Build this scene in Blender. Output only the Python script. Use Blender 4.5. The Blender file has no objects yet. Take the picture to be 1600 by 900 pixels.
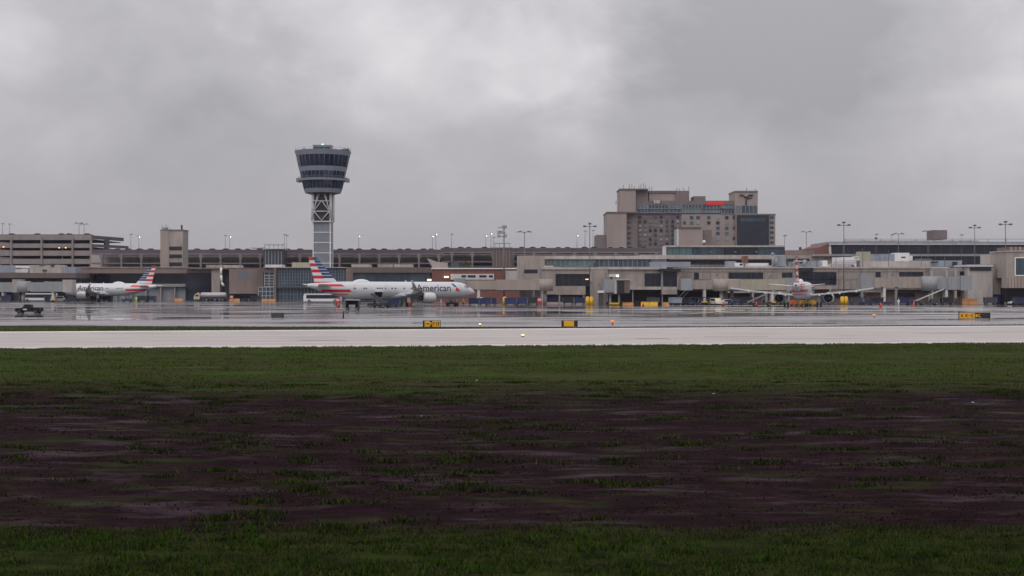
import bpy, math, random
import numpy as np
from mathutils import Vector, noise
random.seed(7); rng = np.random.default_rng(7)
D = bpy.data; SC = bpy.context.scene; COL = SC.collection
CAMZ = 4.5
def X(px, d): return (px - 800) / 2000 * d
def Z(py, d): return CAMZ + (450 - py) * d / 2000
def gd(py): return CAMZ * 2000 / (py - 450)          # distance of ground seen at a row

# ------------------------------------------------------------------ materials
MATS = {}
def nodes_of(m):
    m.use_nodes = True
    nt = m.node_tree
    return nt, nt.nodes, nt.links, nt.nodes['Principled BSDF']
def mat(name, col, rough=0.6, metal=0.0, var=0.18, scale=0.6, stretch=(1, 1, 0.35), emit=None, es=0, spec=None, bump=0):
    m = D.materials.new(name); nt, N, L, p = nodes_of(m)
    p.inputs['Roughness'].default_value = rough
    p.inputs['Metallic'].default_value = metal
    if spec is not None: p.inputs['Specular IOR Level'].default_value = spec
    if emit:
        p.inputs['Base Color'].default_value = (*col, 1)
        p.inputs['Emission Color'].default_value = (*emit, 1); p.inputs['Emission Strength'].default_value = es
    else:
        tc = N.new('ShaderNodeTexCoord'); mp = N.new('ShaderNodeMapping'); mp.inputs['Scale'].default_value = stretch
        L.new(tc.outputs['Object'], mp.inputs[0])
        n1 = N.new('ShaderNodeTexNoise'); n1.inputs['Scale'].default_value = scale; n1.inputs['Detail'].default_value = 6; n1.inputs['Roughness'].default_value = 0.65
        L.new(mp.outputs[0], n1.inputs['Vector'])
        cr = N.new('ShaderNodeValToRGB')
        cr.color_ramp.elements[0].position = 0.3; cr.color_ramp.elements[1].position = 0.7
        cr.color_ramp.elements[0].color = tuple(c * (1 - var) for c in col) + (1,)
        cr.color_ramp.elements[1].color = tuple(min(1, c * (1 + var)) for c in col) + (1,)
        L.new(n1.outputs['Fac'], cr.inputs[0]); L.new(cr.outputs[0], p.inputs['Base Color'])
        if bump:
            b = N.new('ShaderNodeBump'); b.inputs['Strength'].default_value = bump
            L.new(n1.outputs['Fac'], b.inputs['Height']); L.new(b.outputs[0], p.inputs['Normal'])
    MATS[name] = m; return m
mat('concrete', (.35, .305, .275), .85, var=.26, scale=.5, stretch=(1, 1, .2))
mat('concrete_light', (.44, .40, .375), .85, var=.22, scale=.5, stretch=(1, 1, .25))
mat('concrete_grey', (.30, .29, .29), .85, var=.18, scale=.3)
mat('concrete_brown', (.24, .185, .165), .85, var=.18, scale=.3)
mat('fascia_brown', (.15, .115, .105), .8, var=.15)
mat('brick', (.20, .085, .07), .85, var=.2, scale=1.5)
mat('brick_dull', (.20, .14, .125), .85, var=.2, scale=1)
mat('hotel_tan', (.33, .275, .25), .85, var=.12, scale=.15)
mat('hotel_brown', (.205, .165, .16), .85, var=.14, scale=.15)
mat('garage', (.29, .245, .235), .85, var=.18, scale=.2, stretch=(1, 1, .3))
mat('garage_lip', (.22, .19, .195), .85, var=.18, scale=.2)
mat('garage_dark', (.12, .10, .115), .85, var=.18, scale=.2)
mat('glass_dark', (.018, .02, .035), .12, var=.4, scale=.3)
mat('glass_blue', (.05, .075, .10), .15, var=.5, scale=.25)
mat('glass_green', (.10, .16, .17), .2, var=.35, scale=.2)
mat('glass_tower', (.014, .019, .05), .1, var=.3, scale=.4)
mat('tower_band', (.23, .26, .32), .55, var=.08)
mat('tower_panel', (.22, .235, .27), .6, var=.1)
mat('white_paint', (.75, .75, .76), .5, var=.06)
mat('off_white', (.58, .57, .56), .6, var=.12)
mat('grey_metal', (.30, .32, .35), .5, .3, var=.2)
mat('grey_panel', (.27, .30, .35), .6, var=.2)
mat('dark_metal', (.07, .07, .08), .5, .3, var=.2)
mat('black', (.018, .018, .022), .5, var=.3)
mat('rubber', (.015, .015, .016), .7, var=.2)
mat('pole', (.13, .13, .15), .5, .3, var=.1)
mat('yellow', (.72, .42, .02), .5, var=.15, scale=2)
mat('sign_yellow', (.85, .44, .01), .45, var=.05)
mat('orange', (.75, .17, .03), .55, var=.1)
mat('barrier_orange', (.55, .26, .09), .7, var=.2, scale=2)
mat('cone', (.85, .08, .03), .55, var=.05)
mat('red', (.50, .03, .03), .5, var=.1)
mat('sign_red', (.85, .03, .03), .5, var=.05)
mat('blue', (.02, .035, .12), .45, var=.25, scale=2)
mat('blue_dark', (.018, .028, .085), .5, var=.25, scale=2)
mat('hivis', (.55, .85, .04), .6, var=.05)
mat('cream', (.60, .56, .42), .5, var=.1)
mat('tank_grey', (.42, .40, .43), .4, .2, var=.12)
mat('bridge_tan', (.37, .31, .275), .7, var=.12, scale=.4, stretch=(1, 1, .3))
mat('bridge_olive', (.38, .35, .27), .7, var=.12, scale=.4, stretch=(1, 1, .3))
mat('bridge_grey', (.30, .31, .33), .7, var=.12, scale=.4)
mat('plane_silver', (.60, .62, .635), .38, .25, var=.04, scale=.3)
mat('plane_white', (.72, .73, .74), .4, var=.03)
mat('nacelle', (.60, .60, .60), .35, .3, var=.05)
mat('wing_grey', (.42, .42, .43), .4, .1, var=.08)
mat('livery_red', (.60, .025, .035), .4, var=.05)
mat('livery_blue', (.012, .05, .15), .4, var=.05)
mat('livery_text', (.045, .055, .075), .45, var=.05)
mat('livery_lightblue', (.30, .48, .58), .45, var=.05)
mat('skin', (.4, .25, .18), .6, var=.05)
mat('trousers', (.03, .035, .06), .8, var=.2)
mat('pink_light', (.55, .42, .40), .6, var=.1)
mat('lamp_white', (1, 1, 1), emit=(1, .93, .82), es=5)
mat('lamp_warm', (1, .9, .7), emit=(1, .85, .55), es=1.3)
mat('lamp_off', (.35, .35, .34), .4)
mat('lamp_amber', (1, .6, .2), emit=(1, .42, .12), es=9)
mat('lamp_yellow', (1, .8, .3), emit=(1, .72, .25), es=1.6)
mat('lamp_orange', (.9, .3, .05), emit=(1, .3, .03), es=.35)
mat('lamp_green', (.2, 1, .5), emit=(.15, 1, .5), es=5)
mat('leaf', (.06, .085, .03), .8, var=.4, scale=2)
mat('bark', (.12, .09, .07), .9)
mat('marking_white', (.78, .77, .76), .9, var=.25, scale=.8, stretch=(1, 1, 1))
mat('marking_yellow', (.60, .45, .12), .9, var=.25, scale=.8, stretch=(1, 1, 1))

# ------------------------------------------------------------------ mesh builder
class MB:
    def __init__(s): s.v = []; s.f = []; s.m = []; s.sm = []
    def add(s, vs, fs, m, smooth=False):
        b = len(s.v); s.v += [tuple(v) for v in vs]
        for f in fs: s.f.append(tuple(b + i for i in f)); s.m.append(m); s.sm.append(smooth)
        return s
    def box(s, x0, x1, y0, y1, z0, z1, m):
        if x0 > x1: x0, x1 = x1, x0
        if z0 > z1: z0, z1 = z1, z0
        if y0 > y1: y0, y1 = y1, y0
        return s.add([(x0,y0,z0),(x1,y0,z0),(x1,y1,z0),(x0,y1,z0),(x0,y0,z1),(x1,y0,z1),(x1,y1,z1),(x0,y1,z1)],
              [(0,3,2,1),(4,5,6,7),(0,1,5,4),(1,2,6,5),(2,3,7,6),(3,0,4,7)], m)
    def px(s, p0, p1, t, b, d, depth, m):      # a block whose front, at distance d, spans these columns and rows
        return s.box(X(p0,d), X(p1,d), d, d+depth, Z(b,d), Z(t,d), m)
    def cyl(s, a, b, r0, r1, m, n=10, cap=True, smooth=True):
        a = Vector(a); b = Vector(b); ax = (b-a).normalized()
        u = ax.orthogonal().normalized(); w = ax.cross(u)
        vs = []
        for c, r in ((a, r0), (b, r1)):
            for i in range(n):
                t = 2*math.pi*i/n; vs.append(c + u*math.cos(t)*r + w*math.sin(t)*r)
        fs = [(i, (i+1) % n, n+(i+1) % n, n+i) for i in range(n)]
        s.add(vs, fs, m, smooth)
        if cap: s.add(vs, [tuple(range(n-1,-1,-1)), tuple(range(n, 2*n))], m)
        return s
    def prism(s, pts, y0, y1, m, top_in=0, z_in=None):   # side-view outline (x,z) pulled across y; parts above z_in pinch in
        n = len(pts); vs = []
        for yy, sg in ((y0, 1), (y1, -1)):
            for x, z in pts:
                k = top_in*sg if (z_in is not None and z > z_in) else 0
                vs.append((x, yy+k, z))
        fs = [tuple(range(n)), tuple(range(2*n-1, n-1, -1))] + [(i, n+i, n+(i+1) % n, (i+1) % n) for i in range(n)]
        return s.add(vs, fs, m)
    def xprism(s, pts, x0, x1, m):                        # outline (y,z) pulled across x
        n = len(pts)
        vs = [(x0,)+p for p in pts] + [(x1,)+p for p in pts]
        return s.add(vs, [tuple(range(n)), tuple(range(2*n-1, n-1, -1))] + [(i, n+i, n+(i+1) % n, (i+1) % n) for i in range(n)], m)
    def zprism(s, pts, z0, z1, m):                        # plan outline (x,y) raised over z
        n = len(pts)
        vs = [p+(z0,) for p in pts] + [p+(z1,) for p in pts]
        return s.add(vs, [tuple(range(n)), tuple(range(2*n-1, n-1, -1))] + [(i, n+i, n+(i+1) % n, (i+1) % n) for i in range(n)], m)
    def rings(s, rings, m, closed=True, smooth=True, cap=True):
        n = len(rings[0]); vs = [v for r in rings for v in r]; fs = []
        for k in range(len(rings)-1):
            for i in range(n if closed else n-1):
                j = (i+1) % n
                fs.append((k*n+i, k*n+j, (k+1)*n+j, (k+1)*n+i))
        s.add(vs, fs, m, smooth)
        if cap and closed: s.add(list(rings[0]) + list(rings[-1]), [tuple(range(n-1,-1,-1)), tuple(range(n, 2*n))], m)
        return s
    def build(s, name, parent=None, off=(0,0,0), label=None, kind=None):
        me = D.meshes.new(name)
        me.from_pydata([(v[0]-off[0], v[1]-off[1], v[2]-off[2]) for v in s.v], [], s.f)
        ms = []
        for m in s.m:
            if m not in ms: ms.append(m)
        for m in ms: me.materials.append(MATS[m])
        me.polygons.foreach_set('material_index', [ms.index(m) for m in s.m])
        me.polygons.foreach_set('use_smooth', s.sm)
        me.update()
        import bmesh
        bm = bmesh.new(); bm.from_mesh(me)
        bmesh.ops.remove_doubles(bm, verts=bm.verts, dist=1e-5) if any(s.sm) else None
        bmesh.ops.recalc_face_normals(bm, faces=bm.faces)
        bm.to_mesh(me); bm.free()
        o = D.objects.new(name, me); COL.objects.link(o)
        if parent: o.parent = parent
        if label: o['label'] = label
        if kind: o['kind'] = kind
        return o
def tag(o, label, cat, group=None, kind=None):
    o['label'] = label; o['category'] = cat
    if group: o['group'] = group
    if kind: o['kind'] = kind
    return o
def T(name, label, cat, loc=(0,0,0), rz=0, group=None):
    o = D.objects.new(name, None); COL.objects.link(o); o.empty_display_size = .5
    o.location = loc; o.rotation_euler = (0, 0, rz)
    return tag(o, label, cat, group)
def copy_tree(o, loc=None, rz=None, label=None, group=None, parent=None):
    c = o.copy(); COL.objects.link(c); c.parent = parent
    if loc is not None: c.location = loc
    if rz is not None: c.rotation_euler = (0, 0, rz)
    if label: c['label'] = label
    if group: c['group'] = group
    for ch in list(o.children): copy_tree(ch, parent=c)
    return c
def gpt(px, py, z=0): d = gd(py); return (X(px, d), d, z)

# ------------------------------------------------------------------ camera, world, light
cam = D.cameras.new('camera'); co = D.objects.new('camera', cam); COL.objects.link(co)
co.location = (0, 0, CAMZ); co.rotation_euler = (math.radians(90), 0, 0)
cam.sensor_width = 36; cam.lens = 45; cam.clip_end = 8000; SC.camera = co
w = D.worlds.new('World'); SC.world = w; w.use_nodes = True
N = w.node_tree.nodes; L = w.node_tree.links; bg = N['Background']
sky = N.new('ShaderNodeTexSky'); sky.sky_type = 'NISHITA'; sky.sun_disc = False
SE, SR = math.radians(48), math.radians(200)
sky.sun_elevation = SE; sky.sun_rotation = SR; sky.air_density = 1; sky.dust_density = 3
tc = N.new('ShaderNodeTexCoord')
mp = N.new('ShaderNodeMapping'); mp.inputs['Scale'].default_value = (1, 1, 1.55); mp.inputs['Location'].default_value = (0.22, 0.0, 0.37)
L.new(tc.outputs['Generated'], mp.inputs[0])
def wn(scale, detail, rough, dist=0):
    n = N.new('ShaderNodeTexNoise'); n.inputs['Scale'].default_value = scale; n.inputs['Detail'].default_value = detail
    n.inputs['Roughness'].default_value = rough; n.inputs['Distortion'].default_value = dist
    L.new(mp.outputs[0], n.inputs['Vector']); return n
nA = wn(5.5, 4, .5, .4); nB = wn(16, 6, .6, .4)
sep = N.new('ShaderNodeSeparateXYZ'); L.new(tc.outputs['Generated'], sep.inputs[0])
# cloud masses: soft lobes round given sky directions, their outlines torn by noise
nW = wn(7, 6, .62)
ws = N.new('ShaderNodeVectorMath'); ws.operation = 'SUBTRACT'; ws.inputs[1].default_value = (.5, .5, .5); L.new(nW.outputs['Color'], ws.inputs[0])
wc = N.new('ShaderNodeVectorMath'); wc.operation = 'SCALE'; wc.inputs['Scale'].default_value = .16; L.new(ws.outputs[0], wc.inputs[0])
wa = N.new('ShaderNodeVectorMath'); wa.operation = 'ADD'; L.new(tc.outputs['Generated'], wa.inputs[0]); L.new(wc.outputs[0], wa.inputs[1])
def addm(a, b, op='ADD'):
    n = N.new('ShaderNodeMath'); n.operation = op
    for i_, q in enumerate((a, b)):
        if isinstance(q, (int, float)): n.inputs[i_].default_value = q
        else: L.new(q, n.inputs[i_])
    return n.outputs[0]
tot = addm(addm(addm(nA.outputs['Fac'], .5, 'SUBTRACT'), .75, 'MULTIPLY'), addm(addm(nB.outputs['Fac'], .5, 'SUBTRACT'), .36, 'MULTIPLY'))
for az, el, rad, wgt in ((-8.5, 12.4, .10, .15), (-4.5, 11.2, .11, .06), (2.2, 11.0, .07, .2), (-20, 11.5, .12, .12), (14.5, 9.5, .10, .12), (20.5, 8.4, .09, .14), (-1, 8.5, .09, .06),
                         (11, 11.9, .11, -.26), (-14, 8.8, .12, -.09), (15.5, 12.6, .09, -.12), (8, 8.4, .08, -.08), (18, 4.5, .16, -.05), (-19, 5, .16, -.06), (-1, 5.6, .14, -.05)):
    a_, e_ = math.radians(az), math.radians(el)
    dn = N.new('ShaderNodeVectorMath'); dn.operation = 'DISTANCE'; dn.inputs[1].default_value = (math.sin(a_)*math.cos(e_), math.cos(a_)*math.cos(e_), math.sin(e_)); L.new(wa.outputs[0], dn.inputs[0])
    mrr = N.new('ShaderNodeMapRange'); mrr.interpolation_type = 'SMOOTHERSTEP'; mrr.inputs[1].default_value = rad*1.5; mrr.inputs[2].default_value = 0; mrr.inputs[3].default_value = 0; mrr.inputs[4].default_value = wgt
    L.new(dn.outputs['Value'], mrr.inputs[0]); tot = addm(tot, mrr.outputs[0])
mr = N.new('ShaderNodeMapRange'); mr.inputs[1].default_value = 0.0; mr.inputs[2].default_value = 0.15; mr.inputs[3].default_value = .15; mr.inputs[4].default_value = 1.0
L.new(sep.outputs['Z'], mr.inputs[0])
s3o = addm(addm(tot, mr.outputs[0], 'MULTIPLY'), .5)
cr = N.new('ShaderNodeValToRGB'); e = cr.color_ramp.elements
e[0].position = .25; e[0].color = (3.3, 3.25, 3.4, 1)
e[1].position = .80; e[1].color = (6.3, 6.1, 6.25, 1)
e2 = cr.color_ramp.elements.new(.5); e2.color = (4.35, 4.2, 4.4, 1)
L.new(s3o, cr.inputs[0])
mc = N.new('ShaderNodeMix'); mc.data_type = 'RGBA'; mc.inputs[0].default_value = .96
L.new(sky.outputs[0], mc.inputs[6]); L.new(cr.outputs[0], mc.inputs[7]); 
# an overcast sky is brightest overhead: lift it with height (well above the picture's top edge too)
zr = N.new('ShaderNodeMapRange'); zr.inputs[1].default_value = 0.0; zr.inputs[2].default_value = .9; zr.inputs[3].default_value = .95; zr.inputs[4].default_value = 2.3
L.new(sep.outputs['Z'], zr.inputs[0])
vm = N.new('ShaderNodeVectorMath'); vm.operation = 'SCALE'; L.new(mc.outputs[2], vm.inputs[0]); L.new(zr.outputs[0], vm.inputs['Scale'])
L.new(vm.outputs[0], bg.inputs[0])
bg.inputs[1].default_value = .1
sl = D.lights.new('sun', 'SUN'); so = D.objects.new('sun', sl); COL.objects.link(so)
sl.energy = .8; sl.angle = math.radians(60); sl.color = (1, .96, .92)
sd = Vector((math.sin(SR)*math.cos(SE), math.cos(SR)*math.cos(SE), math.sin(SE)))
so.rotation_euler = sd.to_track_quat('Z', 'Y').to_euler(); so.location = (0, -50, 120)
SC.view_settings.view_transform = 'Standard'; SC.view_settings.look = 'None'
SC.view_settings.exposure = 0; SC.view_settings.gamma = 1

# ------------------------------------------------------------------ ground
def soil_zones(m):
    nt, N, L, p = nodes_of(m)
    geo = N.new('ShaderNodeNewGeometry'); sp = N.new('ShaderNodeSeparateXYZ'); L.new(geo.outputs['Position'], sp.inputs[0])
    def noi(scale, st, detail=6, rough=.6):
        mp = N.new('ShaderNodeMapping'); mp.inputs['Scale'].default_value = st; L.new(geo.outputs['Position'], mp.inputs[0])
        n = N.new('ShaderNodeTexNoise'); n.inputs['Scale'].default_value = scale; n.inputs['Detail'].default_value = detail; n.inputs['Roughness'].default_value = rough
        L.new(mp.outputs[0], n.inputs['Vector']); return n.outputs['Fac']
    def math_(op, a, b, clamp=False):
        n = N.new('ShaderNodeMath'); n.operation = op; n.use_clamp = clamp
        for i, q in enumerate((a, b)):
            if isinstance(q, (int, float)): n.inputs[i].default_value = q
            else: L.new(q, n.inputs[i])
        return n.outputs[0]
    def ramp(f, *els):
        c = N.new('ShaderNodeValToRGB'); r = c.color_ramp
        r.elements[0].position, r.elements[0].color = els[0][0], (*els[0][1], 1)
        r.elements[1].position, r.elements[1].color = els[-1][0], (*els[-1][1], 1)
        for q in els[1:-1]: k = r.elements.new(q[0]); k.color = (*q[1], 1)
        L.new(f, c.inputs[0]); return c.outputs[0]
    def mix(f, a, b):
        n = N.new('ShaderNodeMix'); n.data_type = 'RGBA'
        if isinstance(f, (int, float)): n.inputs[0].default_value = f
        else: L.new(f, n.inputs[0])
        L.new(a, n.inputs[6]); L.new(b, n.inputs[7]); return n.outputs[2]
    # wandering distance used for the borders of the bare-soil belt
    wob = math_('MULTIPLY', math_('SUBTRACT', noi(.12, (.5, 1, 1)), .5), 22)
    wob2 = math_('MULTIPLY', math_('SUBTRACT', noi(1.1, (.35, 1, 1)), .5), 16)
    dd = math_('ADD', math_('ADD', sp.outputs['Y'], wob), wob2)
    near = math_('SUBTRACT', 1, math_('DIVIDE', math_('SUBTRACT', math_('ADD', sp.outputs['Y'], math_('MULTIPLY', wob2, .25)), 22.8), 1.6, True), True)
    far = math_('DIVIDE', math_('SUBTRACT', dd, 52), 12, True)
    green = math_('MAXIMUM', near, far, True)
    gcol = ramp(noi(1.6, (.4, 1, 1)), (.3, (.014, .026, .004)), (.5, (.028, .047, .006)), (.7, (.050, .066, .010)))
    gpatch = ramp(noi(.35, (.35, 1, 1)), (.42, (0, 0, 0)), (.62, (1, 1, 1)))
    tan = ramp(noi(2.5, (.3, 1, 1)), (.3, (.030, .018, .010)), (.7, (.052, .032, .020)))
    g2 = mix(math_('MULTIPLY', gpatch, .6), gcol, tan)
    soil = ramp(noi(1.3, (.5, 1, 1), 10, .78), (.32, (.006, .0026, .0036)), (.5, (.0135, .0058, .0075)), (.66, (.027, .0135, .0145)))
    pale = ramp(noi(.7, (.26, 1, 1), 9, .72), (.53, (0, 0, 0)), (.68, (1, 1, 1)))
    palec = ramp(noi(3, (.3, 1, 1)), (.3, (.034, .021, .028)), (.7, (.070, .049, .060)))
    soil2 = mix(pale, soil, palec)
    moss = ramp(noi(.9, (.28, 1, 1), 7, .65), (.54, (0, 0, 0)), (.67, (1, 1, 1)))
    soil3 = mix(math_('MULTIPLY', moss, .5), soil2, gcol)
    nearg = ramp(noi(2.2, (.5, 1, 1), 8, .7), (.35, (.006, .008, .002)), (.5, (.016, .024, .004)), (.68, (.034, .040, .008)))
    L.new(mix(near, mix(green, soil3, g2), nearg), p.inputs['Base Color'])
    r = math_('SUBTRACT', .95, math_('MULTIPLY', pale, .35)); L.new(r, p.inputs['Roughness'])
    p.inputs['Specular IOR Level'].default_value = .03
    b = N.new('ShaderNodeBump'); b.inputs['Strength'].default_value = .7; b.inputs['Distance'].default_value = .12
    L.new(noi(3.2, (.5, 1, 1), 8, .7), b.inputs['Height']); L.new(b.outputs[0], p.inputs['Normal'])
m = D.materials.new('field'); MATS['field'] = m; soil_zones(m)

def rw_near(x): return 99.4 + .124*x
def hgt(x, y):
    if y < 6 or abs(x) > 62 or y > rw_near(x) + 2: return -.02
    n = noise.noise(Vector((x*.22, y*.5, 1))) * .10 + noise.noise(Vector((x*.9, y*1.9, 5))) * .055 + noise.noise(Vector((x*2.6, y*4.5, 9))) * .025
    k = min(1, (y-6)/3, (62-abs(x))/6)
    e = rw_near(x) - y
    lift = .10*math.exp(-(e/1.2)**2) if e > -1 else 0
    h = -.05 + (n*.9+lift) * max(0, k)
    return min(h, -.02) if e < .3 + .5*noise.noise(Vector((x*.8, 0, 3))) else h
xs = [-2500,-900,-300,-110] + list(np.arange(-64, 64.01, .3)) + [110,300,900,2500]
ys = [-300,-60,0] + list(np.arange(6, 30, .22)) + list(np.arange(30, 112, .4)) + [130,170,300,700,1500,3000]
vs = [(x, y, hgt(x, y)) for y in ys for x in xs]
nx = len(xs)
fs = [(j*nx+i, j*nx+i+1, (j+1)*nx+i+1, (j+1)*nx+i) for j in range(len(ys)-1) for i in range(nx-1)]
g = MB(); g.add(vs, fs, 'field', True)
me = D.meshes.new('ground'); me.from_pydata(vs, [], fs); me.materials.append(MATS['field']); me.polygons.foreach_set('use_smooth', [True]*len(fs))
o = D.objects.new('ground', me); COL.objects.link(o); o['kind'] = 'structure'

def wet_pavement(name, c0, c1, r0, r1, sc, joints=None, wetlo=.45, wethi=.62, band=.25):
    m = D.materials.new(name); MATS[name] = m; nt, N, L, p = nodes_of(m)
    geo = N.new('ShaderNodeNewGeometry')
    mp = N.new('ShaderNodeMapping'); mp.inputs['Scale'].default_value = (.3, 1, 1); mp.inputs['Rotation'].default_value = (0, 0, -.124); L.new(geo.outputs['Position'], mp.inputs[0])
    def noi(s, d=5, r=.6):
        n = N.new('ShaderNodeTexNoise'); n.inputs['Scale'].default_value = s; n.inputs['Detail'].default_value = d; n.inputs['Roughness'].default_value = r
        L.new(mp.outputs[0], n.inputs['Vector']); return n.outputs['Fac']
    a = noi(sc, 6, .65); b = noi(sc*5, 4)
    cr = N.new('ShaderNodeValToRGB'); cr.color_ramp.elements[0].position = .35; cr.color_ramp.elements[1].position = .65
    cr.color_ramp.elements[0].color = (*c0, 1); cr.color_ramp.elements[1].color = (*c1, 1); L.new(b, cr.inputs[0])
    wet = N.new('ShaderNodeMapRange'); wet.inputs[1].default_value = wetlo; wet.inputs[2].default_value = wethi; wet.inputs[3].default_value = r1; wet.inputs[4].default_value = r0
    L.new(a, wet.inputs[0]); L.new(wet.outputs[0], p.inputs['Roughness'])
    dk = N.new('ShaderNodeMapRange'); dk.inputs[1].default_value = wetlo; dk.inputs[2].default_value = wethi; dk.inputs[3].default_value = 1; dk.inputs[4].default_value = .45
    L.new(a, dk.inputs[0])
    m3 = N.new('ShaderNodeMapping'); m3.inputs['Scale'].default_value = (.012, .42, 1); m3.inputs['Rotation'].default_value = (0, 0, -.124); L.new(geo.outputs['Position'], m3.inputs[0])
    n3 = N.new('ShaderNodeTexNoise'); n3.inputs['Scale'].default_value = 1; n3.inputs['Detail'].default_value = 7; n3.inputs['Roughness'].default_value = .7; L.new(m3.outputs[0], n3.inputs['Vector'])
    b3 = N.new('ShaderNodeMapRange'); b3.inputs[1].default_value = .36; b3.inputs[2].default_value = .64; b3.inputs[3].default_value = 1-band; b3.inputs[4].default_value = 1+band*.4; L.new(n3.outputs['Fac'], b3.inputs[0])
    dk2 = N.new('ShaderNodeMath'); dk2.operation = 'MULTIPLY'; L.new(dk.outputs[0], dk2.inputs[0]); L.new(b3.outputs[0], dk2.inputs[1]); dk = dk2
    mm = N.new('ShaderNodeMix'); mm.data_type = 'RGBA'; mm.blend_type = 'MULTIPLY'; mm.inputs[0].default_value = 1
    L.new(cr.outputs[0], mm.inputs[6]); L.new(dk.outputs[0], mm.inputs[7])
    L.new(mm.outputs[2], p.inputs['Base Color'])
    bp = N.new('ShaderNodeBump'); bp.inputs['Strength'].default_value = .12; bp.inputs['Distance'].default_value = .02
    L.new(b, bp.inputs['Height']); L.new(bp.outputs[0], p.inputs['Normal'])
    return m
wet_pavement('runway_concrete', (.39, .352, .33), (.49, .445, .42), .30, .6, .10, wetlo=.55, wethi=.75, band=.16)
wet_pavement('apron_concrete', (.075, .065, .073), (.27, .235, .245), .02, .30, .085, wetlo=.40, wethi=.56, band=.6)
wet_pavement('taxiway_concrete', (.17, .15, .163), (.37, .33, .345), .04, .4, .07, wetlo=.43, wethi=.62, band=.4)
def sheet(name, pts, m, z, structure=True, sub=None):
    me = D.meshes.new(name); me.from_pydata([(x, y, z) for x, y in pts], [], [tuple(range(len(pts)))]); me.materials.append(MATS[m])
    o = D.objects.new(name, me); COL.objects.link(o); o['kind'] = 'structure'; return o
def S(x, c, k): return c + k*x
R = 600
sheet('runway', [(-300, S(-300,99.4,.124)), (300, S(300,99.4,.124)), (300, S(300,142,.187)), (-300, S(-300,142,.187))], 'runway_concrete', 0)
# taxiway and apron, a thin grass line between them (bare ground shows in the gap)
TE = [(-120, 155.5), (-57, 152.3), (-30, 149.6), (-7, 147.8), (7, 147.4), (30, 150.3), (57, 156.0), (150, 178), (300, 215)]
sheet('taxiway', [(-R, 172)] + TE + [(R, 290), (R, S(R,196.5,.27)), (-35, S(-35,196.5,.27)), (-60, 181), (-R, 181)], 'taxiway_concrete', 0)
sheet('apron', [(-R, 181), (-60, 181), (-35, S(-35,197.2,.27)), (-10, S(-10,199,.27)), (R, S(R,199.4,.27)), (R, 700), (-R, 700)], 'apron_concrete', 0)

# painted lines: runway edge stripes, lead-in lines
def strip(name, a, b, wd, m, z=.005):
    a = Vector(a); b = Vector(b); n = (b-a).normalized(); n = Vector((-n.y, n.x))*wd/2
    return sheet(name, [tuple(a-n), tuple(b-n), tuple(b+n), tuple(a+n)], m, z)
strip('runway_marking', (-300, S(-300,140.2,.187)), (300, S(300,140.2,.187)), 1.6, 'marking_white')
strip('runway_marking', (-300, S(-300,101.6,.124)), (300, S(300,101.6,.124)), .6, 'marking_white')
for a, b, wd, mm in [((20,268),(160,232),2.6,'marking_white'), ((25,290),(175,238),2.2,'marking_white'), ((45,300),(190,252),2.6,'marking_white'),
                 ((70,305),(200,268),2.4,'marking_white'), ((64,296),(30,222),.8,'marking_yellow'), ((84,300),(120,215),.7,'marking_white'),
                 ((-52,281),(60,262),1.5,'marking_white'), ((-150,330),(-20,300),.6,'marking_white'), ((-220,260),(200,262),.5,'marking_yellow'),
                 ((40,330),(120,318),2.5,'marking_white'), ((-200,395),(-60,385),1.2,'marking_white'), ((10,250),(110,216),2.0,'marking_white')]:
    strip('apron_marking', a, b, wd, mm)
# concrete joints of the runway drawn as real sealed grooves: thin dark sheets
mat('joint', (.06, .05, .05), .8)
for c in (110.5, 121.2, 131.9): strip('runway_joint', (-300, S(-300,c,.124)), (300, S(300,c,.124)), .10, 'joint')
for (px, py, ln) in ((505, 532, 4.0), (1150, 526, 6), (1020, 529, 3)):
    x, y, _ = gpt(px, py); strip('runway_joint', (x-ln/2, y-.124*ln/2), (x+ln/2, y+.124*ln/2), .35, 'joint', .01)

# grass blades as one uncountable mass
def blades(name, pts, hs, ws, mats, weights, seed):
    r = np.random.default_rng(seed); n = len(pts)
    ang = r.uniform(0, 2*np.pi, n); lean = r.normal(0, .45, (n, 2)) * hs[:, None]
    dx = np.cos(ang)*ws/2; dy = np.sin(ang)*ws/2
    V = np.zeros((n, 3, 3)); V[:, 0] = pts; V[:, 1] = pts; V[:, 2] = pts
    V[:, 0, 0] -= dx; V[:, 0, 1] -= dy; V[:, 1, 0] += dx; V[:, 1, 1] += dy
    V[:, 2, 0] += lean[:, 0]; V[:, 2, 1] += lean[:, 1]; V[:, 2, 2] += hs
    me = D.meshes.new(name)
    me.vertices.add(3*n); me.vertices.foreach_set('co', V.reshape(-1))
    me.loops.add(3*n); me.loops.foreach_set('vertex_index', np.arange(3*n, dtype=np.int32))
    me.polygons.add(n); me.polygons.foreach_set('loop_start', np.arange(0, 3*n, 3, dtype=np.int32)); me.polygons.foreach_set('loop_total', np.full(n, 3, dtype=np.int32))
    for q in mats: me.materials.append(MATS[q])
    me.polygons.foreach_set('material_index', r.choice(len(mats), n, p=weights).astype(np.int32))
    me.update(calc_edges=True)
    o = D.objects.new(name, me); COL.objects.link(o); o['kind'] = 'stuff'; return o
mat('blade_green', (.045, .092, .006), .7, var=.35, scale=.8, stretch=(1, 1, 1), spec=.05)
mat('blade_dark', (.012, .026, .004), .7, var=.3, scale=.8, stretch=(1, 1, 1), spec=.05)
mat('blade_olive', (.055, .055, .008), .7, var=.3, scale=.8, stretch=(1, 1, 1), spec=.05)
mat('blade_straw', (.060, .036, .022), .7, var=.3, scale=.8, stretch=(1, 1, 1), spec=.05)
mat('blade_black', (.004, .006, .003), .8, var=.3, scale=.8, spec=.02)
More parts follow.
